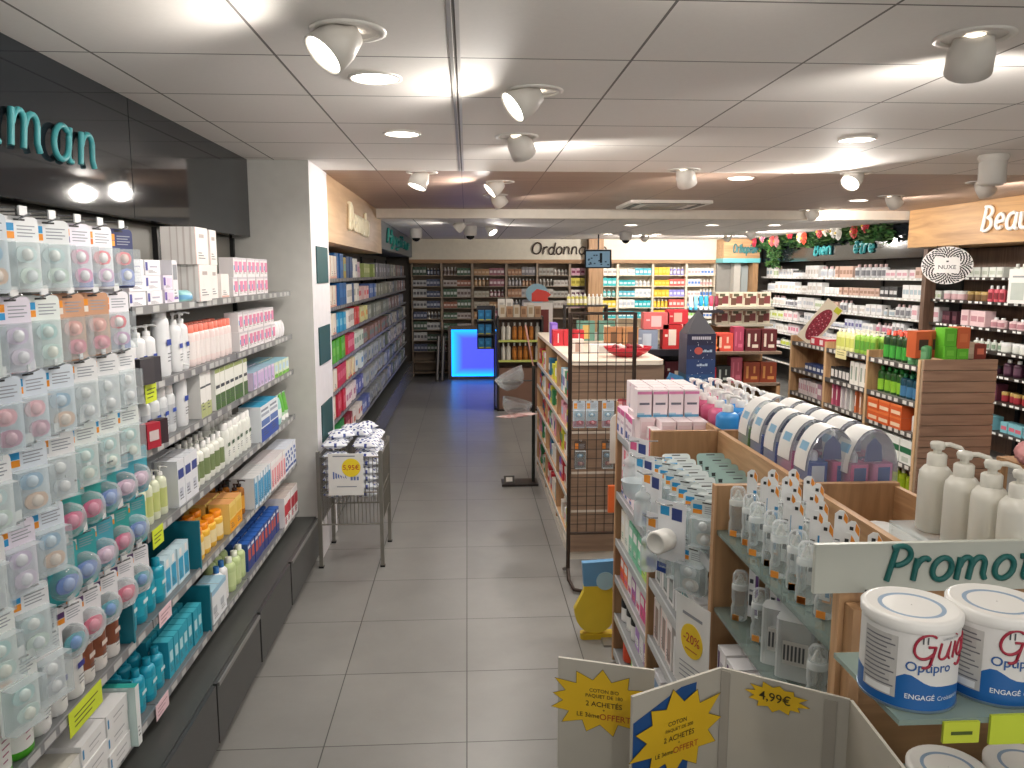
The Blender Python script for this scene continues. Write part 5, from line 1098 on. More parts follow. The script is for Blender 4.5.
for s, segs in enumerate(SEG2):
    y = 6.3 if s < 3 else 6.2
    for (n, w_, h, c, a, d) in segs+[(30, .16, .15, '', '', 'muted skincare carton')]:
        for i in range(n):
            if y+w_ > 14.8: break
            q = random.random(); big = d.startswith('cream')
            if n == 30: c, a = random.choice((('9a9a96','c8c8c4'),('7a8478','b0b8ac'),('a08a88','d0c0bc'),('8088a0','c0c4d4'),('c8c4bc','90908c'),('6a7a8a','a8b4c0')))
            k = carton(w_*.94, .14, h+.015 if s else h+.03, c, ((0, 1, 0, .12, a), (.88, 1, 0, 1, a)) if big else ((.1, .9, .35, .7, a),), None, big and y < 8)
            if not big and i % 3 == 2 and y > 8: k = bottle(w_*.3, h, c, a, 'e8e8e6', 'cap', low=True)
            lab = '%s on %s shelf behind the pillar, %s in its row' % (d, SN[s], ORD[min(i, 14)])
            if len(lab.split()) > 16: lab = '%s on %s shelf behind the pillar' % (d, SN[s])
            put(k, 'skincare_carton' , lab, 'carton', (-1.23+(random.random()-.5)*.03, y+w_/2, ZS2[s]+.0006), L90, '%s on %s shelf behind the pillar' % (d, SN[s]))
            y += w_+(.02 if random.random() < .2 else 0)
for i in range(4):
    put(bottle(.035, .17, '6fb040', '2f5f9c', 'f2f2ee', 'pump', .9), 'pump_bottle', 'green pump bottle low behind the wire table, '+ORD[i]+' from left', 'bottle', (-1.08, 6.05+.13*i, .331), L90)
m = MB(); m.box(-.0, .1, -.06, .06, 0, .14, P('3a3830', .5)); o = m.build('dark_box', loc=(-1.15, 6.72, .331)); tag(o, 'dark open box on the plinth behind the wire table', 'box')
# ================================================================== MIDDLE GONDOLA with side shelves
t = thing('display_gondola', 'middle oak gondola beside the aisle, behind the mesh rack', 'shelving', (1.02, 6.45, 0))
X0, X1, Y0, Y1 = -.33, .30, -1.25, 1.25
for k, y in enumerate((Y0+.0, -.45, .4, Y1)):
    m = MB(); m.box(X0, .0, y-.012, y+.012, .06, 1.37, OAK('Z')); m.build('divider_panel', t)
m = MB(); m.box(.0, .02, Y0, Y1, .06, 1.36, OAKD('Z')); m.build('spine_panel', t)
m = MB(); m.box(X0-.001, X1, Y0-.018, Y0-.0125, .06, 1.355, wood('taupe_board', '7d6553', '9a7f69', 'X'))
for z in (.35, .62, .9, 1.12): m.box(X0+.01, X1-.01, Y0-.021, Y0-.017, z-.008, z+.008, P('c8bcae', .4))
m.build('end_panel', t)
m = MB(); m.rbox(X0-.005, X1, Y0-.04, Y1+.02, 1.36, 1.39, P('e6d8c6', .4), .05); m.build('top', t)
m = MB(); m.box(X0+.0, X1, Y0, Y1, 0, .06, P('e4dccf', .4)); m.build('plinth', t)
ZA = [1.10, .88, .655, .42, .14]
for z in ZA: m = MB(); m.box(X0, -.0, Y0+.012, Y1-.012, z-.015, z, OAK('Y')); s_ = m.build('shelf', t); m = MB(); m.box(X0-.006, X0, Y0+.02, Y1-.02, z-.025, z+.006, P('c9c6c0', .4)); m.build('price_rail', s_)
pal = [('7a58b4','violet'),('f0eeea','white'),('3a8f5a','green'),('e8e2d8','cream'),('d8d43a','yellow'),('c83a44','red'),('2f6f8f','blue'),('e9a9b9','rose'),('f2f2f0','pale'),('a8cce0','light blue')]
for s, z in enumerate(ZA):
    y = 5.27
    i = 0
    while y < 7.6:
        w_ = random.choice((.09, .11, .13)); c, cn_ = random.choice(pal); a = random.choice(pal)[0]; h = random.choice((.12, .14, .165))
        if abs(y+w_/2-6.0) < w_*.6 or abs(y+w_/2-6.85) < w_*.6: y += .05; continue
        r = random.random()
        k = carton(w_*.9, .12, h, c, ((.1, .9, .3, .7, a),), None, False) if r < .65 else bottle(w_*.36, h, c, a, random.choice(('f2f2f0', '2fae4a', 'd8d8d8')), 'cap', low=True)
        lab = '%s %s on %s side shelf of the middle gondola, %s from mesh rack' % (cn_, 'carton' if r < .65 else 'bottle', SN[s], ORD[min(i, 14)])
        put(k, 'pharmacy_carton' if r < .65 else 'bottle', lab, 'carton' if r < .65 else 'bottle', (.765, y+w_/2, z+.001), R90, 'products on the middle gondola side shelves'); y += w_+.005; i += 1
redb = carton(.08, .12, .125, 'c42a36', ((.45, .55, .2, .8, 'f0d0d0'),), None, False)
for i in range(3): put(redb, 'gift_box', 'red gift box on middle gondola top, '+ORD[i]+' from left', 'gift box', (.725+.084*i, 6.3, 1.391), 0)
put(carton(.05, .16, .17, '8a6ad0', ((.1, .9, .1, .9, 'a888e0'),), None, False), 'gift_box', 'violet box left of the red boxes on the gondola top', 'gift box', (.715, 6.5, 1.391), 0)
for i, (x, y, w_, h, c, a, d) in enumerate(((1.02, 6.75, .15, .17, '5f8a7a', 'c8a860', 'green gift carton with gold bottle'), (1.20, 6.75, .14, .17, '5a8272', 'd8d0b0', 'green gift carton, second'), (1.11, 5.95, .12, .17, 'b07a50', '6a4a30', 'bronze gift carton at left'), (1.24, 5.95, .12, .17, 'b58254', '704a34', 'bronze gift carton at right'),
      (.80, 5.7, .09, .1, 'e8dcd4', 'b89a8c', 'small cream carton at the left edge'), (1.0, 5.72, .2, .06, 'eceae8', 'c0bcb8', 'flat white carton'), (1.2, 5.7, .16, .05, 'efedea', '9a9a9a', 'low white carton'))):
    put(carton(w_, .09, h, c, ((.3, .7, .1, .8, a),), None, False), 'gift_box', d+' on the middle gondola top', 'gift box', (x, y, 1.391), 0)
def bowl():
    m = MB(); n = 20; pr = []
    for j, (r, z) in enumerate(((.07,0),(.12,.03),(.15,.07),(.14,.068),(.11,.03))):
        pr.append((r, z))
    m.lathe(pr, P('b01e2e', .3), n, 1.15, .8)
    for k in range(16): a = k*.7; m.sphere((.09*math.cos(a), .06*math.sin(a), .065), .022, .022, .02, P('8a1a26' if k % 3 else 'e8d8d0', .4), 8, 5)
    return [part('bowl', m)]
put(kind('bowl', bowl), 'gift_basket', 'red basket of small soaps on the middle gondola top', 'basket', (1.12, 5.42, 1.391), 0)
# small riser shelf with pale bottles above
t = thing('counter_riser', 'dark riser shelf with small bottles behind the mesh rack', 'stand', (1.10, 7.3, 1.391))
m = MB(); m.box(-.2, .2, -.08, .08, .27, .285, P('2a2320')); m.build('top', t)
for sx in (-.2, .19): m = MB(); m.box(sx, sx+.01, -.08, .08, 0, .27, P('2a2320')); m.build('leg', t)
for i in range(9):
    c = 'd8cf6a' if i < 5 else 'eae8dc'
    put(bottle(.017, .1, c, 'f2eeda', 'f2f0ea', 'cap', low=True), 'small_bottle', ('pale yellow' if i < 5 else 'white')+' small bottle on the dark riser, '+ORD[i]+' from left', 'bottle', (.94+.038*i, 7.28, 1.677), 0)
# ================================================================== MESH RACK
t = thing('mesh_rack', 'tall dark wire mesh rack standing on a curved foot', 'display rack', (.83, 4.78, 0))
FRM = P('3a2c24', .4, .3)
for sx in (-.2, .2): m = MB(); m.tube([(sx, 0, .1), (sx, 0, 1.73)], .013, FRM, 8); m.build('upright', t)
for z in (1.725, .33): m = MB(); m.tube([(-.2, 0, z), (.2, 0, z)], .009, FRM, 8); m.build('crossbar', t)
m = MB(); m.tube([(-.2, .0, .1), (-.2, -.05, .04), (-.18, -.16, .022), (-.1, -.2, .02), (.12, -.2, .02), (.18, -.16, .022), (.2, -.05, .04), (.2, 0, .1)], .012, FRM, 8); m.tube([(-.2, 0, .1), (-.2, .2, .018)], .012, FRM, 8); m.tube([(.2, 0, .1), (.2, .2, .018)], .012, FRM, 8); m.build('foot', t)
m = MB()
for k in range(1, 7): m.tube([(-.2+.4*k/7, 0, .33), (-.2+.4*k/7, 0, 1.725)], .0024, FRM, 4)
for k in range(1, 23): m.tube([(-.2, 0, .33+1.395*k/23), (.2, 0, .33+1.395*k/23)], .0024, FRM, 4)
m.build('mesh', t)
mk = blister(.075, .17, 'c8d4e0', 'f09a3a', 'e8a040', ['8fb4cc', 'b04a5a'], ['d8e4ec', 'd88a94'], 2, 'b06a80')
mk2 = blister(.085, .17, 'b8424e', 'e8a0a0', 'f0d8d8', ['d86a78', 'a83040'], ['e8b8b8', 'd06a70'])
mk3 = blister(.075, .18, '5a4a40', 'e08a3a', 'c8742a', ['4a6a80', '7a4a50'], ['8aa0b0', 'b08070'])
for x, z, k, d in ((-.15, 1.2, mk, 'grey blue card, first on the upper mesh row'), (-.07, 1.2, mk, 'grey blue card, second on the upper mesh row'), (.03, 1.2, mk, 'grey blue card, third on the upper mesh row'), (.13, 1.21, mk2, 'red card at the right of the upper mesh row'), (-.14, .95, mk3, 'dark card on the lower mesh row, left'), (.03, .95, mk3, 'dark card on the lower mesh row, right')):
    m = MB(); m.tube([(x, 0, z-.01), (x, -.09, z-.01), (x, -.1, z)], .003, HK, 5); m.build('display_hook', t)
    put(k, 'hanging_pack', d, 'hanging pack', (.83+x, 4.72, z-.006), 0)
put([part('card', mbox(-.06, .06, -.03, 0, -.17, 0, P('e06a34', .4)))], 'hanging_pack', 'orange pack hanging low at the right edge of the mesh rack', 'hanging pack', (.93, 4.74, .655), 0)
m = MB(); m.plate([(-.06,0),(.06,0),(.06,.22)]+[(.06*math.cos(a*PI/8), .22+.05*math.sin(a*PI/8)) for a in range(1, 8)]+[(-.06,.22)], -.004, .004, P('e9e9e6', .3)); o = m.build('white_plaque', loc=(.80, 3.99, .98)); tag(o, 'white rounded plaque at the far end of the near gondola', 'sign')
m = MB(); m.box(-.02, .02, -.02, .02, 0, .98, P('9a9894', .3, .5)); m.box(-.09, .09, -.09, .09, 0, .012, P('9a9894', .3, .5)); o.location.z = 0
for v in o.data.vertices: v.co.z += .98
m.build('stand', o)
# ================================================================== BATH GEL RACK at the aisle end (end cap) and blue boxes beside
t = thing('end_cap_rack', 'brown end cap rack with amber and white bottles at aisle end', 'shelving', (.75, 11.25, 0))
BRF = P('6a5444', .5); 
m = MB(); m.box(-.33, .33, .13, .2, 0, 1.36, BRF); m.box(-.33, -.3, -.13, .13, 0, 1.36, P('2f2724')); m.box(.3, .33, -.13, .13, 0, 1.36, P('2f2724')); m.box(-.3, .3, -.1, .13, 0, .62, P('7d5d4c', .5)); m.box(-.33, .33, -.13, .2, 0, .03, P('2f2724')); m.build('body', t)
for z in (1.34, 1.016, .73): m = MB(); m.box(-.3, .3, -.12, .13, z-.015, z, BRF); s_ = m.build('shelf', t); m = MB(); m.box(-.31, .31, -.135, -.121, z-.02, z+.01, P('c6cc6a' if z < 1.3 else '7a6656', .4)); m.build('price_rail', s_)
for r, z in enumerate((1.017, .731)):
    for i, x in enumerate((-.24, -.165, -.08, 0, .08, .16, .25)):
        w_ = i in (0, 1, 6); put(bottle(.034, .25, 'dcd8cc' if w_ else 'a8662a', None if w_ else 'c07a34', 'e4e0d8', 'cap', 1, neck=.82, low=True), 'bath_gel_bottle', ('white' if w_ else 'amber')+' bottle on the end cap rack, '+['upper', 'lower'][r]+' row, '+ORD[i]+' from left', 'bottle', (.75+x, 11.2, z), 0)
for i in range(6): put(carton(.09, .08, .16 if i % 2 else .18, ['c8bca8', 'a88464'][i % 2], ((.2, .8, .3, .8, ['a89070', '8a6446'][i % 2]),), None, False), 'carton', ['white', 'kraft'][i % 2]+' carton on top of the end cap rack, '+ORD[i]+' from left', 'carton', (.5+.1*i, 11.2, 1.341), 0)
for i in range(2): put(carton(.1, .09, .26, 'dcd8d0', ((.2, .8, .3, .8, 'b4b0a8'),), None, False), 'carton', 'tall pale carton at the left end cap corner, '+ORD[i]+' from left', 'carton', (.49+.11*i, 11.33, 1.341), 0)
t = thing('blue_box_rack', 'narrow black rack of blue boxes beside the glowing counter', 'display rack', (.27, 11.35, 0))
m = MB(); m.box(-.13, .13, .1, .13, .88, 1.5, P('24242a')); m.build('back_panel', t); m = MB(); m.box(.11, .13, -.1, .1, 0, 1.5, P('24242a')); m.box(.11, .16, -.1, .1, 0, .02, P('24242a')); m.build('post', t)
for k, z in enumerate((.9, 1.1, 1.3)):
    m = MB(); m.box(-.13, .11, -.1, .1, z-.015, z, P('55504e', .4)); m.build('shelf', t)
    for i in range(2): put(carton(.085, .12, .14, '1572a8', ((.1, .9, .0, .1, 'c8c840'), (.2, .7, .4, .7, '2f8fc4')), None, False), 'carton', 'blue box on the narrow black rack, %s shelf, %s' % (['lower', 'middle', 'upper'][k], ['left', 'right'][i]), 'carton', (.20+.1*i, 11.33, z+.001), 0)
# white framed poster display and round red sign behind it
t = thing('poster_stand', 'white framed stand with red round sign behind the bottle rack', 'sign', (1.08, 12.0, 0))
m = MB(); m.box(-.22, .22, -.05, .05, 1.0, 1.52, P('d8cfc8', .4)); m.box(-.04, .16, -.055, -.051, 1.02, 1.42, P('6a241e')); m.box(-.06, .06, -.03, .03, 0, 1.0, P('8a8078')); m.box(-.2, .2, -.15, .15, 0, .02, P('8a8078')); m.build('frame', t)
m = MB(); m.plate([(-.02+.17*math.cos(a*PI/12), 1.66+.15*math.sin(a*PI/12)) for a in range(24)], -.02, .0, P('8fb4c4', .4)); m.plate([(-.1,1.54),(.16,1.54),(.14,1.6),(.2,1.64),(.12,1.7),(-.02,1.73),(-.1,1.66)], -.026, -.021, P('d03a2c', .4)); m.build('round_sign', t, label='round blue sign with red shape')
# ================================================================== BASKET STAND
t = thing('basket_stand', 'thin black post stand with clear tilted baskets in the aisle', 'display stand', (.48, 7.2, 0))
m = MB(); m.box(-.17, .17, -.11, .11, 0, .02, P('221c1a', .3)); m.build('base', t)
m = MB(); m.tube([(.13, 0, .02), (.13, 0, 1.12)], .016, P('1d201c', .4), 8); m.tube([(.13, 0, 1.1), (.05, 0, 1.5)], .008, P('b88a80', .4), 6); m.build('pole', t)
for k, (x, z, s) in enumerate(((-.08, 1.0, 1), (-.03, .74, 1))):
    m = MB(); m.T = Matrix.Translation((x, 0, z)) @ Matrix.Rotation(-.5 if k == 0 else .25, 4, 'Y')
    m.lathe([(.02,-.10),(.09,-.08),(.13,-.02),(.145,.06),(.142,.06),(.125,-.02),(.085,-.07),(.001,-.09)], GL('d8dce0', .08, .06), 20); b_ = m.build('basket', t, label='clear round basket')
    m = MB(); m.tube([(.13, 0, z-.02), (x+.1, 0, z-.02)], .006, DARK); m.build('arm', t)
    for q in range(10):
        pass
def beads(c): 
    def f():
        m = MB()
        for q in range(40): a = q*2.4; r = .012*math.sqrt(q); m.box(r*math.cos(a)-.012, r*math.cos(a)+.012, r*math.sin(a)-.01, r*math.sin(a)+.01, .0+.001*(q % 7), .02+.004*(q % 5), P(c, .4))
        return [part('sachets', m)]
    return kind(('beads', c), f)
o = put(beads('4a4440'), 'sachet_heap', 'heap of small dark sachets in the upper clear basket', 'sachets', (.41, 7.2, .945), 0); o['kind'] = 'stuff'
o = put(beads('5a524e'), 'sachet_heap', 'heap of small dark sachets in the lower clear basket', 'sachets', (.45, 7.2, .685), 0); o['kind'] = 'stuff'
m = MB(); 
for k in range(9): m.T = Matrix.Translation((-.09+.022*k, -.02*(k % 3), .004*k)) @ Matrix.Rotation(.2*(k-4), 4, 'Z'); m.box(-.06, .06, -.09, .09, 0, .002, P('d8a8a4' if k % 2 else 'e6c8c4', .5))
o = m.build('leaflets', loc=(.45, 7.12, .66)); tag(o, 'pink leaflets spread under the lower clear basket', 'leaflets', None, 'stuff')
m = MB(); m.T = Matrix.Rotation(-.3, 4, 'X'); m.box(-.05, .05, -.002, 0, 0, .07, P('4a4540')); m.fq(-.03, .03, .015, .055, -.003, P('d8d4cc')); m.build('logo_plate', t, loc=(-.1, -.06, .021))
# ================================================================== GIFT SET DISPLAY in the middle of the shop
t = thing('gift_display', 'dark and oak gift set display in the middle of the shop', 'display unit', (1.9, 6.2, 0))
DK = P('26242a', .4)
m = MB(); m.box(-.58, -.06, -.2, .25, 1.33, 1.38, DK); m.build('counter_top', t, label='black counter shelf')
m = MB(); m.box(-.58, -.06, -.18, .25, .0, .08, DK); m.box(-.58, -.55, -.18, .25, .08, 1.33, DK); m.box(-.55, -.09, .22, .25, .08, 1.33, P('3a3634')); m.build('counter_body', t)
m = MB(); m.box(-.55, -.09, -.15, .22, 1.06, 1.09, DK); m.build('shelf', t)
m = MB(); m.box(-.05, .56, .2, .25, 0, 1.55, OAKD('Z')); m.box(-.05, -.02, -.2, .2, 0, 1.32, OAKD('Z')); m.box(.53, .56, -.2, .2, 0, 1.1, OAKD('Z')); m.build('oak_body', t)
m = MB(); m.box(.1, .53, -.1, .2, .0, .92, BRN('Z')); m.build('lower_panel', t)
for z in (1.36, 1.11): m = MB(); m.box(-.02, .56, -.2, .2, z-.02, z, P('7a6656', .5)); m.build('shelf', t)
for z in (1.56, 1.70): m = MB(); m.box(.1, .56, .0, .2, z-.016, z, P('9a9484', .5)); m.build('shelf', t)
m = MB(); m.box(-.02, .02, .12, .2, 1.38, 1.68, DK); m.box(-.12, .14, -.02, .2, 1.655, 1.675, DK); m.build('top_stand', t, label='black top stand')
# boxes on it
for (x, z, w_, h, c, a, d) in ((1.38, 1.381, .17, .15, '8f9ab0', 'c8d0dc', 'silver blue gift box'), (1.58, 1.381, .15, .19, 'c42f30', 'f2e0d0', 'red gift box with white bottle print'), (1.45, 1.535, .2, .13, 'd86a6a', 'f0c0c0', 'rose gift box set on the silver one'), (1.62, 1.575, .16, .11, 'cf2f3a', 'f0b0a0', 'bright red gift box stacked high'), (1.75, 1.381, .12, .09, '3a3c3c', 'a0a4a0', 'dark gift box with bow'), (1.74, 1.475, .1, .11, 'c43a5a', '7a5ad0', 'magenta box with violet tube')):
    put(carton(w_, .1, h, c, ((.3, .7, .15, .8, a), (.1, .25, .5, .6, a)), None, False), 'gift_box', d+' on the black counter shelf', 'gift box', (x+.02, 6.1, z), 0)
for (x, z, w_, h, c, a, d) in ((1.44, 1.091, .15, .2, '8a6a50', '9a7a60', 'plain brown box'), (1.65, 1.091, .19, .19, '5a1f28', 'e8d8c8', 'dark red patterned gift box')):
    put(carton(w_, .1, h, c, ((.4, .55, .15, .6, a), (.1, .2, .6, .7, a), (.7, .8, .5, .62, a), (.8, .9, .2, .3, a)), None, False), 'gift_box', d+' under the black counter shelf', 'gift box', (x, 6.12, z), 0)
for (x, z, w_, h, c, a, d, q) in ((1.94, 1.361, .08, .12, 'e8622a', 'f08a4a', 'orange box', 'upper'), (2.02, 1.361, .13, .14, 'd85040', 'f0c0a8', 'coral gift box with window', 'upper'), (2.13, 1.361, .08, .19, 'a8405a', 'c8607a', 'tall rose box', 'upper'), (2.245, 1.361, .12, .17, '5a1c20', 'd8c8b8', 'dark red gift set, left', 'upper'), (2.375, 1.361, .12, .17, '5a1c20', 'd8c8b8', 'dark red gift set, right', 'upper'),
      (1.93, 1.111, .06, .12, 'b82430', 'd86a70', 'red small box', 'lower'), (2.02, 1.111, .11, .13, '2a2c2c', 'b8c0b8', 'black gift box', 'lower'), (2.12, 1.111, .09, .2, 'a84a5c', 'c86a7c', 'rose gift bag', 'lower'), (2.245, 1.111, .13, .16, '8a3a20', 'c8884a', 'copper gift set, left', 'lower'), (2.38, 1.111, .13, .16, '8a3a20', 'c8884a', 'copper gift set, right', 'lower')):
    put(carton(w_, .1, h, c, ((.15, .3, .2, .8, a), (.45, .85, .15, .3, a), (.6, .72, .45, .8, a)), None, False), 'gift_box', d+' on the '+q+' oak gift shelf', 'gift box', (x, 6.1, z), 0)
for r, z in enumerate((1.561, 1.701)):
    for i in range(4): put(carton(.11, .09, .115, 'c4bca8', ((.1, .5, .1, .6, '5a3a2c'), (.5, .95, .2, .75, '6a3030'), (.3, .7, .7, .9, '4a4a34'), (.0, .2, .6, .9, '7a5a44')), None, False), 'gift_box', 'beige gift box with brown garland print, %s row, %s' % (['lower', 'upper'][r], ORD[i]), 'gift box', (2.06+.115*i, 6.32, z), 0)
for i in range(6): put(tube_cream(.035, .11, ['eaf0f4', '8fd0e8', '2f9fd0', '3aa8d8', 'd0506a', '7a2a40'][i], ['4ab0dc', '3aa0cc', 'f2f2f2', 'f2f2f2', 'f2f2f2', 'f2f2f2'][i], None, True), 'cream_tube', ['white', 'pale blue', 'blue', 'bright blue', 'rose', 'wine red'][i]+' tube on the black top stand', 'tube', (1.80+.042*i, 6.27, 1.676), 0)
# pyramid topped tower
t = thing('display_tower', 'navy to blue cardboard tower with pointed roof in shop middle', 'display tower', (1.665, 5.6, 0))
m = MB(); bands = ['3fa0c4', '2f86b4', '2a6ca0', '2c568a', '2c4272', '2b3358', '2a2844']; h0 = 0
for k in range(7):
    z0, z1 = [0, .9, 1.05, 1.15, 1.25, 1.36, 1.46, 1.54][k:k+2]; m.box(-.105, .105, -.105, .105, z0, z1, P(bands[k], .5), side=P('5a5a6c' if k > 3 else '47708c', .5))
m.build('body', t)
m = MB(); m.add([(-.105,-.105,1.54),(.105,-.105,1.54),(.105,.105,1.54),(-.105,.105,1.54),(0,-.0,1.71)], [(0,1,4),(1,2,4),(2,3,4),(3,0,4),(3,2,1,0)], P('2c2a32', .5)); m.build('roof', t)
m = MB()
for k in range(9): m.fq(-.07+.0155*k, -.058+.0155*k, 1.5, 1.522, -.107, P('c8c4d0'))
m.plate([(-.02+.03*math.cos(a*PI/8), 1.42+.026*math.sin(a*PI/8)) for a in range(16)], -.109, -.1055, P('c85a50'))
for z in (1.41, 1.31, 1.2):
    for k in range(4): m.fq(.0+.02*k-.03*(z < 1.4), .018+.02*k-.03*(z < 1.4), z, z+.012+.006*(k % 2), -.107, P('b8c8dc'))
for k in range(30): x = -.09+.18*random.random(); z = 1.1+.4*random.random(); m.fq(x, x+.004, z, z+.004, -.1062, P('e8ecf4'))
m.build('printed_marks', t)
m = MB(); m.T = Matrix.Translation((1.36, 5.0, .1)) @ Matrix.Rotation(.2, 4, 'Z')
m.plate([(-.07,0),(.09,0),(.09,1.1),(.04,1.2),(-.05,1.23),(-.09,1.14)], -.01, .01, P('4a86b8', .4)); m.quad((-.05,-.0105,1.17),(.03,-.0105,1.12),(.035,-.0105,1.15),(-.045,-.0105,1.2), P('d86a98')); m.box(-.1, .1, -.08, .08, -.1, -.085, P('4a86b8')); m.box(-.07, .09, -.01, .01, -.09, .0, P('4a86b8'))
o = m.build('display_board'); tag(o, 'blue cut out display board with pink stripe before the black counter', 'sign')
# ================================================================== RIGHT GONDOLA with slatted end
t = thing('display_gondola', 'right oak gondola with horizontally slatted end panel', 'shelving', (3.25, 6.1, 0))
for k, y in enumerate((5.02, 5.7, 6.4, 7.1)):
    m = MB(); m.box(-.25, .0, y-6.1-.012, y-6.1+.012, 0, 1.40, OAK('Z')); m.build('divider_panel', t)
    m = MB(); m.box(-.256, -.25, y-6.1-.014, y-6.1+.014, 0, 1.40, P('d8b48a', .4)); m.build('edge_post', t)
m = MB(); m.box(0, .02, -1.06, 1.0, 0, 1.34, OAKD('Z')); m.build('spine_panel', t)
m = MB(); m.box(-.25, .25, -1.12, -1.095, 0, 1.40, P('a8937c', .4))
for k in range(19): m.box(-.25, .25, -1.132, -1.12, .0+.074*k+.004, .074*k+.072, wood('slat_board', '836450', 'a3816a', 'X'))
m.build('slat_panel', t)
ZBB = [1.345, 1.10, .885, .66, .44, .15]
for z in ZBB:
    for a, b in ((5.033, 5.687), (5.713, 6.387), (6.413, 7.087)):
        m = MB(); m.box(-.245, -.001, a-6.1, b-6.1, z-.012, z, P('77736e', .4)); s_ = m.build('shelf', t)
        m = MB(); m.box(-.252, -.246, a-6.1, b-6.1, z-.03, z+.006, P('55524e', .4)); q = a-6.1+.03
        while q < b-6.1-.07: m.quad((-.2525,q+.05,z-.024),(-.2525,q,z-.024),(-.2525,q,z+.002),(-.2525,q+.05,z+.002), P('dedbd4')); q += random.choice((.08, .11))
        m.build('price_rail', s_)
    m = MB(); m.box(.021, .25, -1.09, 1.0, z-.012, z, OAKD('Y')); m.build('shelf', t)
W3 = ['on top of', 'on second shelf of', 'on third shelf of', 'on fourth shelf of', 'on fifth shelf of', 'on lowest shelf of']
def brow(k, name, desc, cat, s, n, y, step, **kw): row(k, name, desc, cat, W3[s]+' right gondola', n, (kw.pop('x', 3.08), y, ZBB[s]+.001), (0, step), R90, end='right', **kw)
GB_ = bottle(.035, .21, '23401f', '3f9a3a', 'd8503c', 'cap', .9, neck=.84, n=10, lb=(.1, .6))
GB2 = bottle(.036, .19, '2a5a26', '8fc83a', '38a848', 'cap', .9, neck=.84, n=10, lb=(.1, .6))
GB3 = bottle(.036, .17, '1f4a5a', '4a7fa8', '2f8f5c', 'cap', .9, neck=.84, n=10, lb=(.1, .6))
brow(GB_, 'bottle', 'dark green bottle with red cap', 'bottle', 0, 4, 5.32, .085, rows=2, rstep=(.08, 0))
brow(bottle(.05, .16, '5fa06a', '7ab884', 'c8e0c8', 'cap', .9, neck=.9, n=10), 'bottle', 'large pale green bottle', 'bottle', 0, 2, 5.12, .1)
brow(GB2, 'bottle', 'lime labelled green bottle', 'bottle', 1, 4, 5.36, .085, rows=2, rstep=(.08, 0))
brow(GB3, 'bottle', 'blue green bottle', 'bottle', 1, 4, 5.07, .08, rows=2, rstep=(.08, 0))
brow(carton(.15, .17, .085, 'd8602c', ((.1, .9, .2, .5, 'f0d0b0'), (.0, 1, .8, 1, 'e87a40')), 'c07048', False), 'pharmacy_carton', 'orange carton', 'carton', 2, 3, 5.27, .155, levels=2, lh=.086)
brow(jar(.03, .11, 'f2efe8', 'f2efe8', True), 'jar', 'white pot', 'jar', 2, 2, 5.07, .07)
brow(carton(.14, .15, .17, 'eef0ea', ((0, 1, .45, .7, '2f6f4c'), (.2, .8, .1, .3, 'c8d0c4')), None, False), 'pharmacy_carton', 'white carton with dark green band', 'carton', 3, 4, 5.13, .148)
brow(bottle(.03, .16, 'b8cc2a', 'a4c020', 'f0f0d8', 'cap', low=True), 'bottle', 'lime yellow bottle', 'bottle', 4, 7, 5.08, .085)
YB = bottle(.03, .17, 'e4e2a0', 'c8cc6a', 'efe8d8', 'cap', .9, n=10, neck=.86); YB2 = bottle(.03, .18, '8fb84a', '5f9a3a', 'e8e4cc', 'pump', .9, n=10)
brow(YB, 'bottle', 'pale yellow bottle', 'bottle', 0, 4, 6.1, .075, rows=2, rstep=(.07, 0)); brow(YB2, 'pump_bottle', 'yellow green pump bottle', 'bottle', 0, 4, 5.78, .078, rows=2, rstep=(.07, 0))
brow(carton(.06, .1, .1, '2a2a2a', ((.1, .9, .2, .8, 'e8e4e0'),), None, False), 'pharmacy_carton', 'black and white small carton', 'carton', 1, 5, 6.06, .066)
brow(carton(.065, .1, .18, 'efece4', ((.25, .6, .2, .8, '9aa898'),), None, False), 'pharmacy_carton', 'tall white carton', 'carton', 1, 4, 5.77, .072)
for i, c in enumerate(('d86a8a', 'c85a78', 'f0e4e8', 'efe9ea', 'e8ece4', 'e07a4a', 'e8b08a', '6aa88a')):
    put(carton(.025, .12, .17, c, ((.2, .8, .3, .8, 'f4f0ea'),), None, False), 'leaning_pack', ['rose', 'deep rose', 'pale pink', 'white', 'grey white', 'orange', 'apricot', 'green'][i]+' slim pack leaning on the third shelf of right gondola', 'pack', (3.09, 6.30-.078*i, ZBB[2]+.001), R90)
brow(carton(.09, .12, .13, 'e8e0dc', ((.1, .9, .3, .7, 'c8a8a8'),), None, False), 'pharmacy_carton', 'beige rose carton', 'carton', 3, 6, 5.8, .095)
brow(carton(.16, .12, .07, 'c83a4a', ((.1, .5, .2, .8, 'f2e8e4'),), 'e8e0dc', False), 'pharmacy_carton', 'red and white flat carton', 'carton', 0, 2, 6.5, .17)
brow(carton(.07, .1, .07, '3a4a7a', ((.1, .9, .3, .7, 'e8ecf0'),), None, False), 'pharmacy_carton', 'small blue carton', 'carton', 1, 5, 6.5, .08)
brow(carton(.03, .1, .13, 'f0e6e8', ((.1, .9, .3, .7, 'd8a8b8'),), None, False), 'pharmacy_carton', 'slim pale pink pack', 'pack', 2, 9, 6.6, .045)
brow(carton(.08, .1, .13, 'b890a0', ((.1, .9, .3, .7, 'f0e8e8'),), None, False), 'pharmacy_carton', 'mauve carton', 'carton', 2, 2, 6.45, .085)
brow(carton(.12, .12, .12, 'e8ece8', ((.1, .9, .3, .7, '8ab0a0'),), None, False), 'pharmacy_carton', 'white green carton', 'carton', 3, 5, 6.46, .125)
m = MB(); m.box(-.09, .09, -.002, 0, -.07, 0, P('ece2a8', .5)); m.T = None
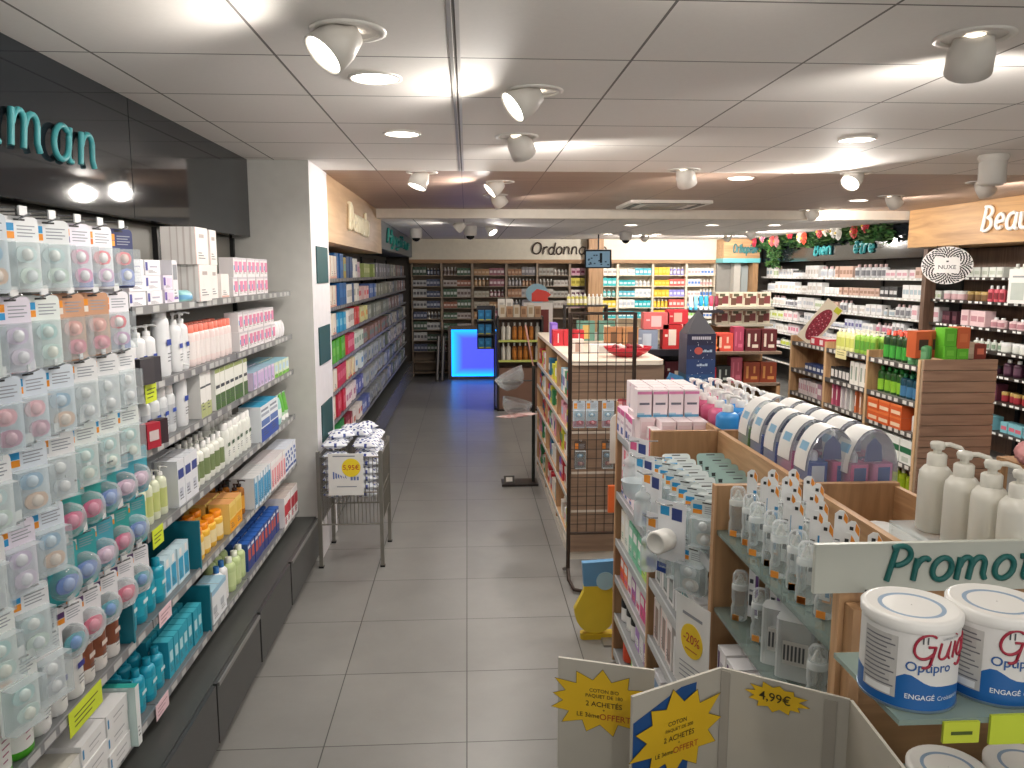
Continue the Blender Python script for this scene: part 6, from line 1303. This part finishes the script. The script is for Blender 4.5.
for k in range(2): m.fq(-.06, .06, -.04+.018*k, -.035+.018*k, -.003, P('8a8450'))
o = m.build('price_card', loc=(2.985, 6.1, 1.36)); o.rotation_euler.z = R90; tag(o, 'pale yellow price card on the right gondola top edge', 'price card')
# boxes above the slatted end
for (x, y, z, w_, h, c, a, d) in ((3.06, 5.03, 1.401, .11, .18, 'b8562c', '3a2a20', 'tall rust carton with dark pattern'), (3.17, 5.06, 1.401, .1, .18, 'a85028', '3a2a20', 'second rust carton with dark pattern'), (3.2, 4.95, 1.401, .085, .085, '5aa82c', '6cb83a', 'lower green carton'), (3.2, 4.96, 1.487, .085, .12, '58a628', '6cb83a', 'upper green carton'), (3.285, 4.95, 1.401, .08, .07, '5aa82c', '6cb83a', 'small green carton'), (3.29, 4.96, 1.472, .09, .14, 'b85a34', 'c46a40', 'rust orange carton above green one'),
   (3.36, 4.98, 1.401, .06, .11, 'b8a48c', 'c8b49c', 'beige carton'), (3.42, 4.97, 1.401, .08, .1, '7a3428', 'c86a50', 'brown red printed carton')):
    put(carton(w_*.97, .11, h, c, ((.2, .8, .3, .7, a),), None, False), 'carton', d+' standing above the slatted end panel', 'carton', (x, y+.12, z), 0)
put(carton(.17, .13, .085, '6a4a40', ((.2, .5, .3, .7, '7a5a4c'),), None, False), 'carton', 'long dark brown carton standing above the slatted end panel', 'carton', (3.47, 5.32, 1.401), 0)
# tilted oval sign on the far end
t = thing('oval_sign', 'tilted oval red berry sign on the far end of right gondola', 'sign', (3.02, 6.9, 1.345))
m = MB(); m.T = Matrix.Rotation(-.1, 4, 'Z') @ Matrix.Rotation(math.radians(38), 4, 'Y')
m.rbox(-.09, .09, -.004, .004, .02, .44, P('e4dcc8', .4), .003); m.T = None; m.build('backing_card', t)
m = MB(); m.T = Matrix.Rotation(-.1, 4, 'Z') @ Matrix.Rotation(math.radians(38), 4, 'Y')
m.plate([(.07*math.cos(a*PI/12), .21+.165*math.sin(a*PI/12)) for a in range(24)], -.008, -.0045, P('8a2a3c', .4))
for k in range(46):
    a = k*2.4; r = math.sqrt(k/46); m.fq(.06*r*math.cos(a)-.005, .06*r*math.cos(a)+.004, .21+.15*r*math.sin(a)-.004, .21+.15*r*math.sin(a)+.006, -.0086, P(['d8a0a8', 'c05a6c', '5a1a28'][k % 3]))
m.fq(.02, .08, .38, .43, -.006, P('c8cc3a')); m.build('printed_oval', t)
# ================================================================== SHOWER PUFFS at the right frame edge
t = thing('display_table', 'small oak display table with shower puffs at right frame edge', 'table', (3.85, 4.75, 0))
m = MB(); m.box(-.3, .3, -.22, .22, .72, .75, OAK('X')); m.build('top', t)
for sx in (-1, 1):
    for sy in (-1, 1): m = MB(); m.box(sx*.27-.02, sx*.27+.02, sy*.19-.02, sy*.19+.02, 0, .72, OAK('Z')); m.build('leg', t)
def puff(c):
    def f():
        m = MB(); n, q = 28, 18; vs = []; fs = []
        for j in range(q+1):
            for k in range(n):
                a = 2*PI*k/n; b = PI*j/q; r = .075*(1+.12*math.sin(7*a+3*j)*math.sin(5*b)+.08*math.sin(13*a-2*j)); vs.append((r*math.sin(b)*math.cos(a), r*math.sin(b)*math.sin(a), .075-r*math.cos(b)))
        for j in range(q):
            for k in range(n): fs.append((j*n+k, j*n+(k+1)%n, (j+1)*n+(k+1)%n, (j+1)*n+k))
        m.add(vs, fs, P(c, .6), True); return [part('puff', m)]
    return kind(('puff', c), f)
PX = [(3.6, 4.6, .90, 'd8389c', 'magenta', 'left'), (3.7, 4.66, .97, 'e8a020', 'amber', 'middle'), (3.82, 4.62, .9, 'e8d030', 'yellow', 'right'), (3.68, 4.6, .755, 'e0801c', 'orange', 'lower middle'), (3.8, 4.6, .755, 'c8c020', 'yellow green', 'lower right'), (3.58, 4.72, .755, 'e8a8a8', 'pale pink', 'lower left')]
for x, y, z, c, d, q in PX: put(puff(c), 'shower_puff', d+' shower puff heaped on the display table, '+q, 'shower puff', (x, y, z), 0)
# ================================================================== RIGHT WALL products
def fill_wall(xs, y0, y1, z, pals, hmax, sname, rz, wall, dens=1.0, low=True):
    y = y0; seg = 0
    while y < y1-.12:
        w_ = random.choice((.09, .11, .14)); n = random.randint(3, 6); c, a, d = random.choice(pals); h = min(hmax, random.choice((.11, .14, .17, .19))); ty = random.random()
        k = carton(w_*.93, .12, h, c, ((.1, .9, .3, .65, a),), None, False) if ty < .5 else (bottle(w_*.38, h, c, a, random.choice(('f2f2f0', '2a2a2c', 'e8c8c8', 'f2f2f0')), 'cap', low=True) if ty < .85 else jar(w_*.42, h*.6, c, random.choice(('f2f2f0', '3a3a3c', 'c8a860')), True))
        nm = 'carton' if ty < .5 else ('bottle' if ty < .85 else 'jar')
        for i in range(n):
            if y+w_ > y1: break
            g_ = '%s %ss on the %s shelf %s' % (d, nm, sname, wall)
            lab = '%s %s on %s shelf %s, batch %s, %s' % (d, nm, sname, wall, '', '') if 0 else '%s %s on the %s shelf %s, %s of its row' % (d, nm, sname, wall, ORD[i])
            if len(lab.split()) > 16: lab = '%s %s on the %s shelf %s' % (d, nm, sname, wall)
            put(k, {'carton':'care_carton' if 'garland' in wall else 'beauty_carton'}.get(nm, nm), lab, nm, (xs+(random.random()-.5)*.03, y+w_/2, z+.001), rz, g_); y += w_+.006
        if nm == 'carton' and h < .12 and random.random() < .6:
            pass
        if random.random() < .15: y += .08
WP = [('efedec', 'c8ccd4', 'white'), ('f2f0ee', 'b8c8d0', 'white blue'), ('f0e8e8', 'e0a8b4', 'white pink'), ('e8e8ea', '8a8a90', 'white grey'), ('eef0e8', 'b8c8a0', 'white green'), ('f4f2f0', 'd8d0c8', 'plain white'), ('3a3a3c', 'd8d8d8', 'black'), ('d8b8a8', 'a88470', 'tan')]
WP2 = [('eeeeee', 'c0c8d0', 'white'), ('d8dce8', '6a6aa0', 'violet white'), ('e8ecd8', 'c8d45a', 'lime white'), ('f0e4e8', 'd88aa0', 'rose white')]
HN = ['top', 'second', 'third', 'fourth', 'fifth', 'sixth', 'lowest']
for s, z in enumerate(ZS3[:6]):
    fill_wall(5.72, 9.15, 14.75, z, WP if s < 3 else WP[:6]+WP2, .17 if s else .19, HN[s], R90, 'under the garland')
BP = [[('4a9a94', '8ac4bc', 'teal'), ('dfe8d8', 'b8c8a8', 'pale green'), ('e8ece4', 'c8d0c0', 'white green')], [('e86a78', '8a2a34', 'coral'), ('8a6a44', 'c8a050', 'bronze'), ('f0c8cc', 'd88a94', 'pink')], [('b08a3a', 'd8b868', 'amber'), ('efd0d2', 'c89098', 'pale pink'), ('4a2a34', '7a4a54', 'plum')], [('eef0e8', 'a8b4a0', 'white'), ('e6ece0', '90a890', 'pale green')], [('d8c8e0', 'a890b8', 'lilac'), ('4a2a3c', '6a4a5c', 'plum')], [('b03a44', 'd86a70', 'red'), ('5a2a3c', '8a4a5c', 'wine')], [('4fae8c', 'e88aa0', 'green pink'), ('8fd0dc', 'e8788c', 'blue pink')]]
for s, z in enumerate(ZS4):
    fill_wall(5.62, 6.4, 9.0, z, BP[s], .17, HN[s], R90, 'under the oak fascia')
put(carton(.2, .02, .34, 'efece8', ((.15, .85, .1, .6, 'c0c8c0'), (.2, .8, .75, .8, '9a9ea0')), None, False), 'poster_card', 'white product poster standing before the beauty shelves', 'poster', (5.44, 7.52, 1.67), R90+.3)
# oval patterned sign
t = thing('oval_sign', 'black and white patterned oval sign below the oak fascia', 'sign', (5.12, 8.2, 2.05))
m = MB(); m.T = Matrix.Rotation(-.35, 4, 'Z'); m.plate([(.25*math.cos(a*PI/16), .2*math.sin(a*PI/16)) for a in range(32)], 0, .012, P('eeecea', .4))
for k in range(230):
    a = k*2.39996; r = math.sqrt((k+.5)/230); x, z = .24*r*math.cos(a), .19*r*math.sin(a)
    if abs(x) < .125 and abs(z) < .085: continue
    th = a*3; dx, dz = .014*math.cos(th), .014*math.sin(th); ex, ez = -.0065*math.sin(th), .0065*math.cos(th)
    m.quad((x-dx-ex, -.001, z-dz-ez), (x+dx-ex, -.001, z+dz-ez), (x+dx+ex, -.001, z+dz+ez), (x-dx+ex, -.001, z-dz+ez), P('1c1c1e'))
m.fq(-.12, .12, -.08, .08, -.0015, P('f4f2f0')); add_text(m, 'NUXE', .06, lambda x, y: (x*1.1, -.0025, y-.02), P('2a2a2c'), .004); m.fq(-.012, .012, .035, .05, -.0025, P('2a2a2c')); m.build('oval_board', t)
for sx in (-.12, .12): m = MB(); m.tube([(sx, .0, .17), (sx, 0, .21)], .003, BLACK); m.build('cord', t)
# ================================================================== FLOWER GARLAND
t = thing('flower_garland', 'artificial garland of leaves and flowers along the dark fascia', 'garland', (5.42, 12.4, 2.5))
rnd = random.Random(4); m = MB(); LV = [P('2f5a2a', .6), P('41703a', .6), P('5a7f3f', .6), P('28452a', .6), P('6a8a5a', .6)]
def leaf(m, p, s):
    a = rnd.random()*2*PI; d = Vector((math.cos(a), math.sin(a), (rnd.random()-.5)*1.4)).normalized(); u = d.cross(Vector((rnd.random()-.5, rnd.random()-.5, 1))).normalized()*s*.35; p = Vector(p); nrm = d.cross(u).normalized()*s*.12
    m.add([p, p+d*s*.5+u+nrm, p+d*s, p+d*s*.5-u+nrm], [(0,1,2),(0,2,3)], rnd.choice(LV))
for k in range(2600):
    y = -2.5+5.1*rnd.random(); sp = .09+.03*math.sin(y*2.3); zc = .06+.03*math.sin(y*3)
    leaf(m, (rnd.gauss(-.04, .045), y, min(.09, zc-.045+rnd.gauss(0, sp*.5))), .07+.05*rnd.random())
for k in range(420):
    y = 1.15+.45*rnd.random(); leaf(m, (rnd.gauss(0, .03), y, .0-rnd.random()*.42), .05+.04*rnd.random())
m.tube([(0, -2.5+.5*k, .06+.03*math.sin((-2.5+.5*k)*3)) for k in range(11)], .012, P('3a3a22'), 5)
o = m.build('foliage', t); o['kind'] = 'stuff'
FC = [('c0406a', 2.2), ('b8384a', 1.95), ('d85a5a', 1.1), ('e8a0a8', .9), ('c83a4a', .35), ('d84a30', -.2), ('e8b8b0', -.05), ('c04040', -.75), ('d8d4cc', -1.2), ('e4e0d8', -1.35), ('b83a30', -1.8), ('a83038', -2.1), ('e8d0c0', -.95), ('d87a90', 1.55)]
for c, y in FC:
    f_ = MB(); R0 = .1
    for ring, (n, rr, zz) in enumerate(((8, 1, 0), (6, .65, .02), (4, .3, .035))):
        for k in range(n):
            a = 2*PI*k/n+ring*.4; cx, cz = R0*rr*.6*math.cos(a), R0*rr*.6*math.sin(a)
            f_.sphere((-.0-zz, cx, cz), .012, R0*.42, R0*.42, P(c, .5), 8, 5)
    f_.sphere((-.05, 0, 0), .014, .02, .02, P('e0c050'), 8, 5)
    f_.build('flower', t, loc=(-.15, y, .05+.05*math.sin(y*5)))
# ================================================================== BACK WALL medicine boxes
DP = [[('3f6a48', 'c8d0c8', 'green'), ('c8c8c4', '6a6a70', 'white'), ('4a5a8a', 'b0b8d0', 'blue')], [('4a7a50', 'd0d8d0', 'green'), ('c8603c', 'e8c0a8', 'orange red'), ('c8b8b0', '8a6a60', 'beige')], [('c8bca0', 'b0a484', 'beige'), ('d8904a', 'e8b880', 'orange'), ('b8586a', 'e8c8c8', 'red white')], [('b8b4b4', '8a8890', 'grey'), ('8a8288', 'c0b8bc', 'mauve grey'), ('c87a44', 'e0a878', 'orange')], [('d0c4b4', 'a8988a', 'cream'), ('b8b0a0', '8a7a6a', 'beige')], [('d8a8b8', '8a3a5a', 'pink'), ('e8e0d8', '5a2a44', 'white wine'), ('d8c850', 'b0a030', 'yellow')],
      [('e8d040', 'f0e8c0', 'yellow'), ('f2efe8', 'b0a8a0', 'white'), ('2fb8bc', 'c8ecec', 'turquoise')], [('2ab4bc', 'c8ecf0', 'turquoise'), ('58b8cc', 'e8f4f4', 'light turquoise'), ('f2f0ec', 'c0c8d0', 'white')], [('e8c030', 'f0d860', 'yellow'), ('e0605a', 'f4d8d0', 'coral'), ('9a94dc', 'e0dcf4', 'lavender')], [('f0ece4', 'e0b0b0', 'cream'), ('f2f2ee', '8fd06a', 'white lime'), ('eee8e4', '5a8ad0', 'white blue')]]
def mute(h, f=.45):
    v = [int(h[k:k+2], 16) for k in (0, 2, 4)]; m_ = sum(v)/3*.9; return '%02x%02x%02x' % tuple(int(x*(1-f)+m_*f) for x in v)
for i, (a, b) in enumerate(BAYS):
    nsh = [8, 8, 5, 4, 4, 4, 5, 5, 6, 6][i]
    for s in range(nsh):
        x = a+.03; seg = 0; pal_ = list(DP[i]); random.Random(i*7+s).shuffle(pal_)
        if i == 8: pal_ = [DP[8][0], DP[8][1 if s % 2 else 2]]
        half = (b-a-.06)/2
        for q in range(2 if b-a > .4 else 1):
            c, ac, d = pal_[q]
            if i < 5: c, ac = mute(c), mute(ac)  # dim light of the left bays put into the box colours
            n = 4 if b-a > .4 else 3; w_ = (half if b-a > .4 else b-a-.05)/n
            h = random.choice((.11, .13, .15)); z = 1.931-s*.205
            k = carton(w_*.93, .14, h, c, ((.1, .9, .3, .65, ac),), None, False) if random.random() < .75 else bottle(w_*.42, h, c, ac, 'e8e8e4', 'cap', low=True)
            for j in range(n):
                put(k, 'medicine_box', '%s medicine box on %s shelf of the %s back wall bay' % (d, ORD[s], ORD[i]), 'medicine box', (x+w_/2, 15.05, z), 0, '%s medicine boxes on the %s shelf, back wall bay %s' % (d, ORD[s], ORD[i])); x += w_
# leaning frames beside the counter
for i, x in enumerate((-.56, -.47)):
    m = MB(); m.T = Matrix.Rotation(.12, 4, 'X') @ Matrix.Rotation(.05, 4, 'Y'); m.box(-.03, .03, -.015, .015, 0, .86, P('3a3634')); m.fq(-.012, .012, .02, .84, -.016, P('b8b4b0', .4)); o = m.build('leaning_board', loc=(x, 14.35, .002)); tag(o, 'dark narrow panel leaning at the counter corner, '+['left', 'right'][i], 'panel')
m = MB(); m.box(-.45, .45, -.15, .15, 0, .9, P('3c3836', .4)); m.box(-.47, .47, -.17, .17, .9, .93, P('55504c', .4)); o = m.build('service_desk', loc=(.95, 14.0, 0)); tag(o, 'dark service desk right of the blue counter', 'counter')
_bad = [l for l, g in LABELS.items() if len(g) > 1 and (len(set(g)) > 1 or g[0] is None)]
print('LABEL CLASHES', len(_bad), _bad[:12]); print('THINGS', sum(len(g) for g in LABELS.values()))
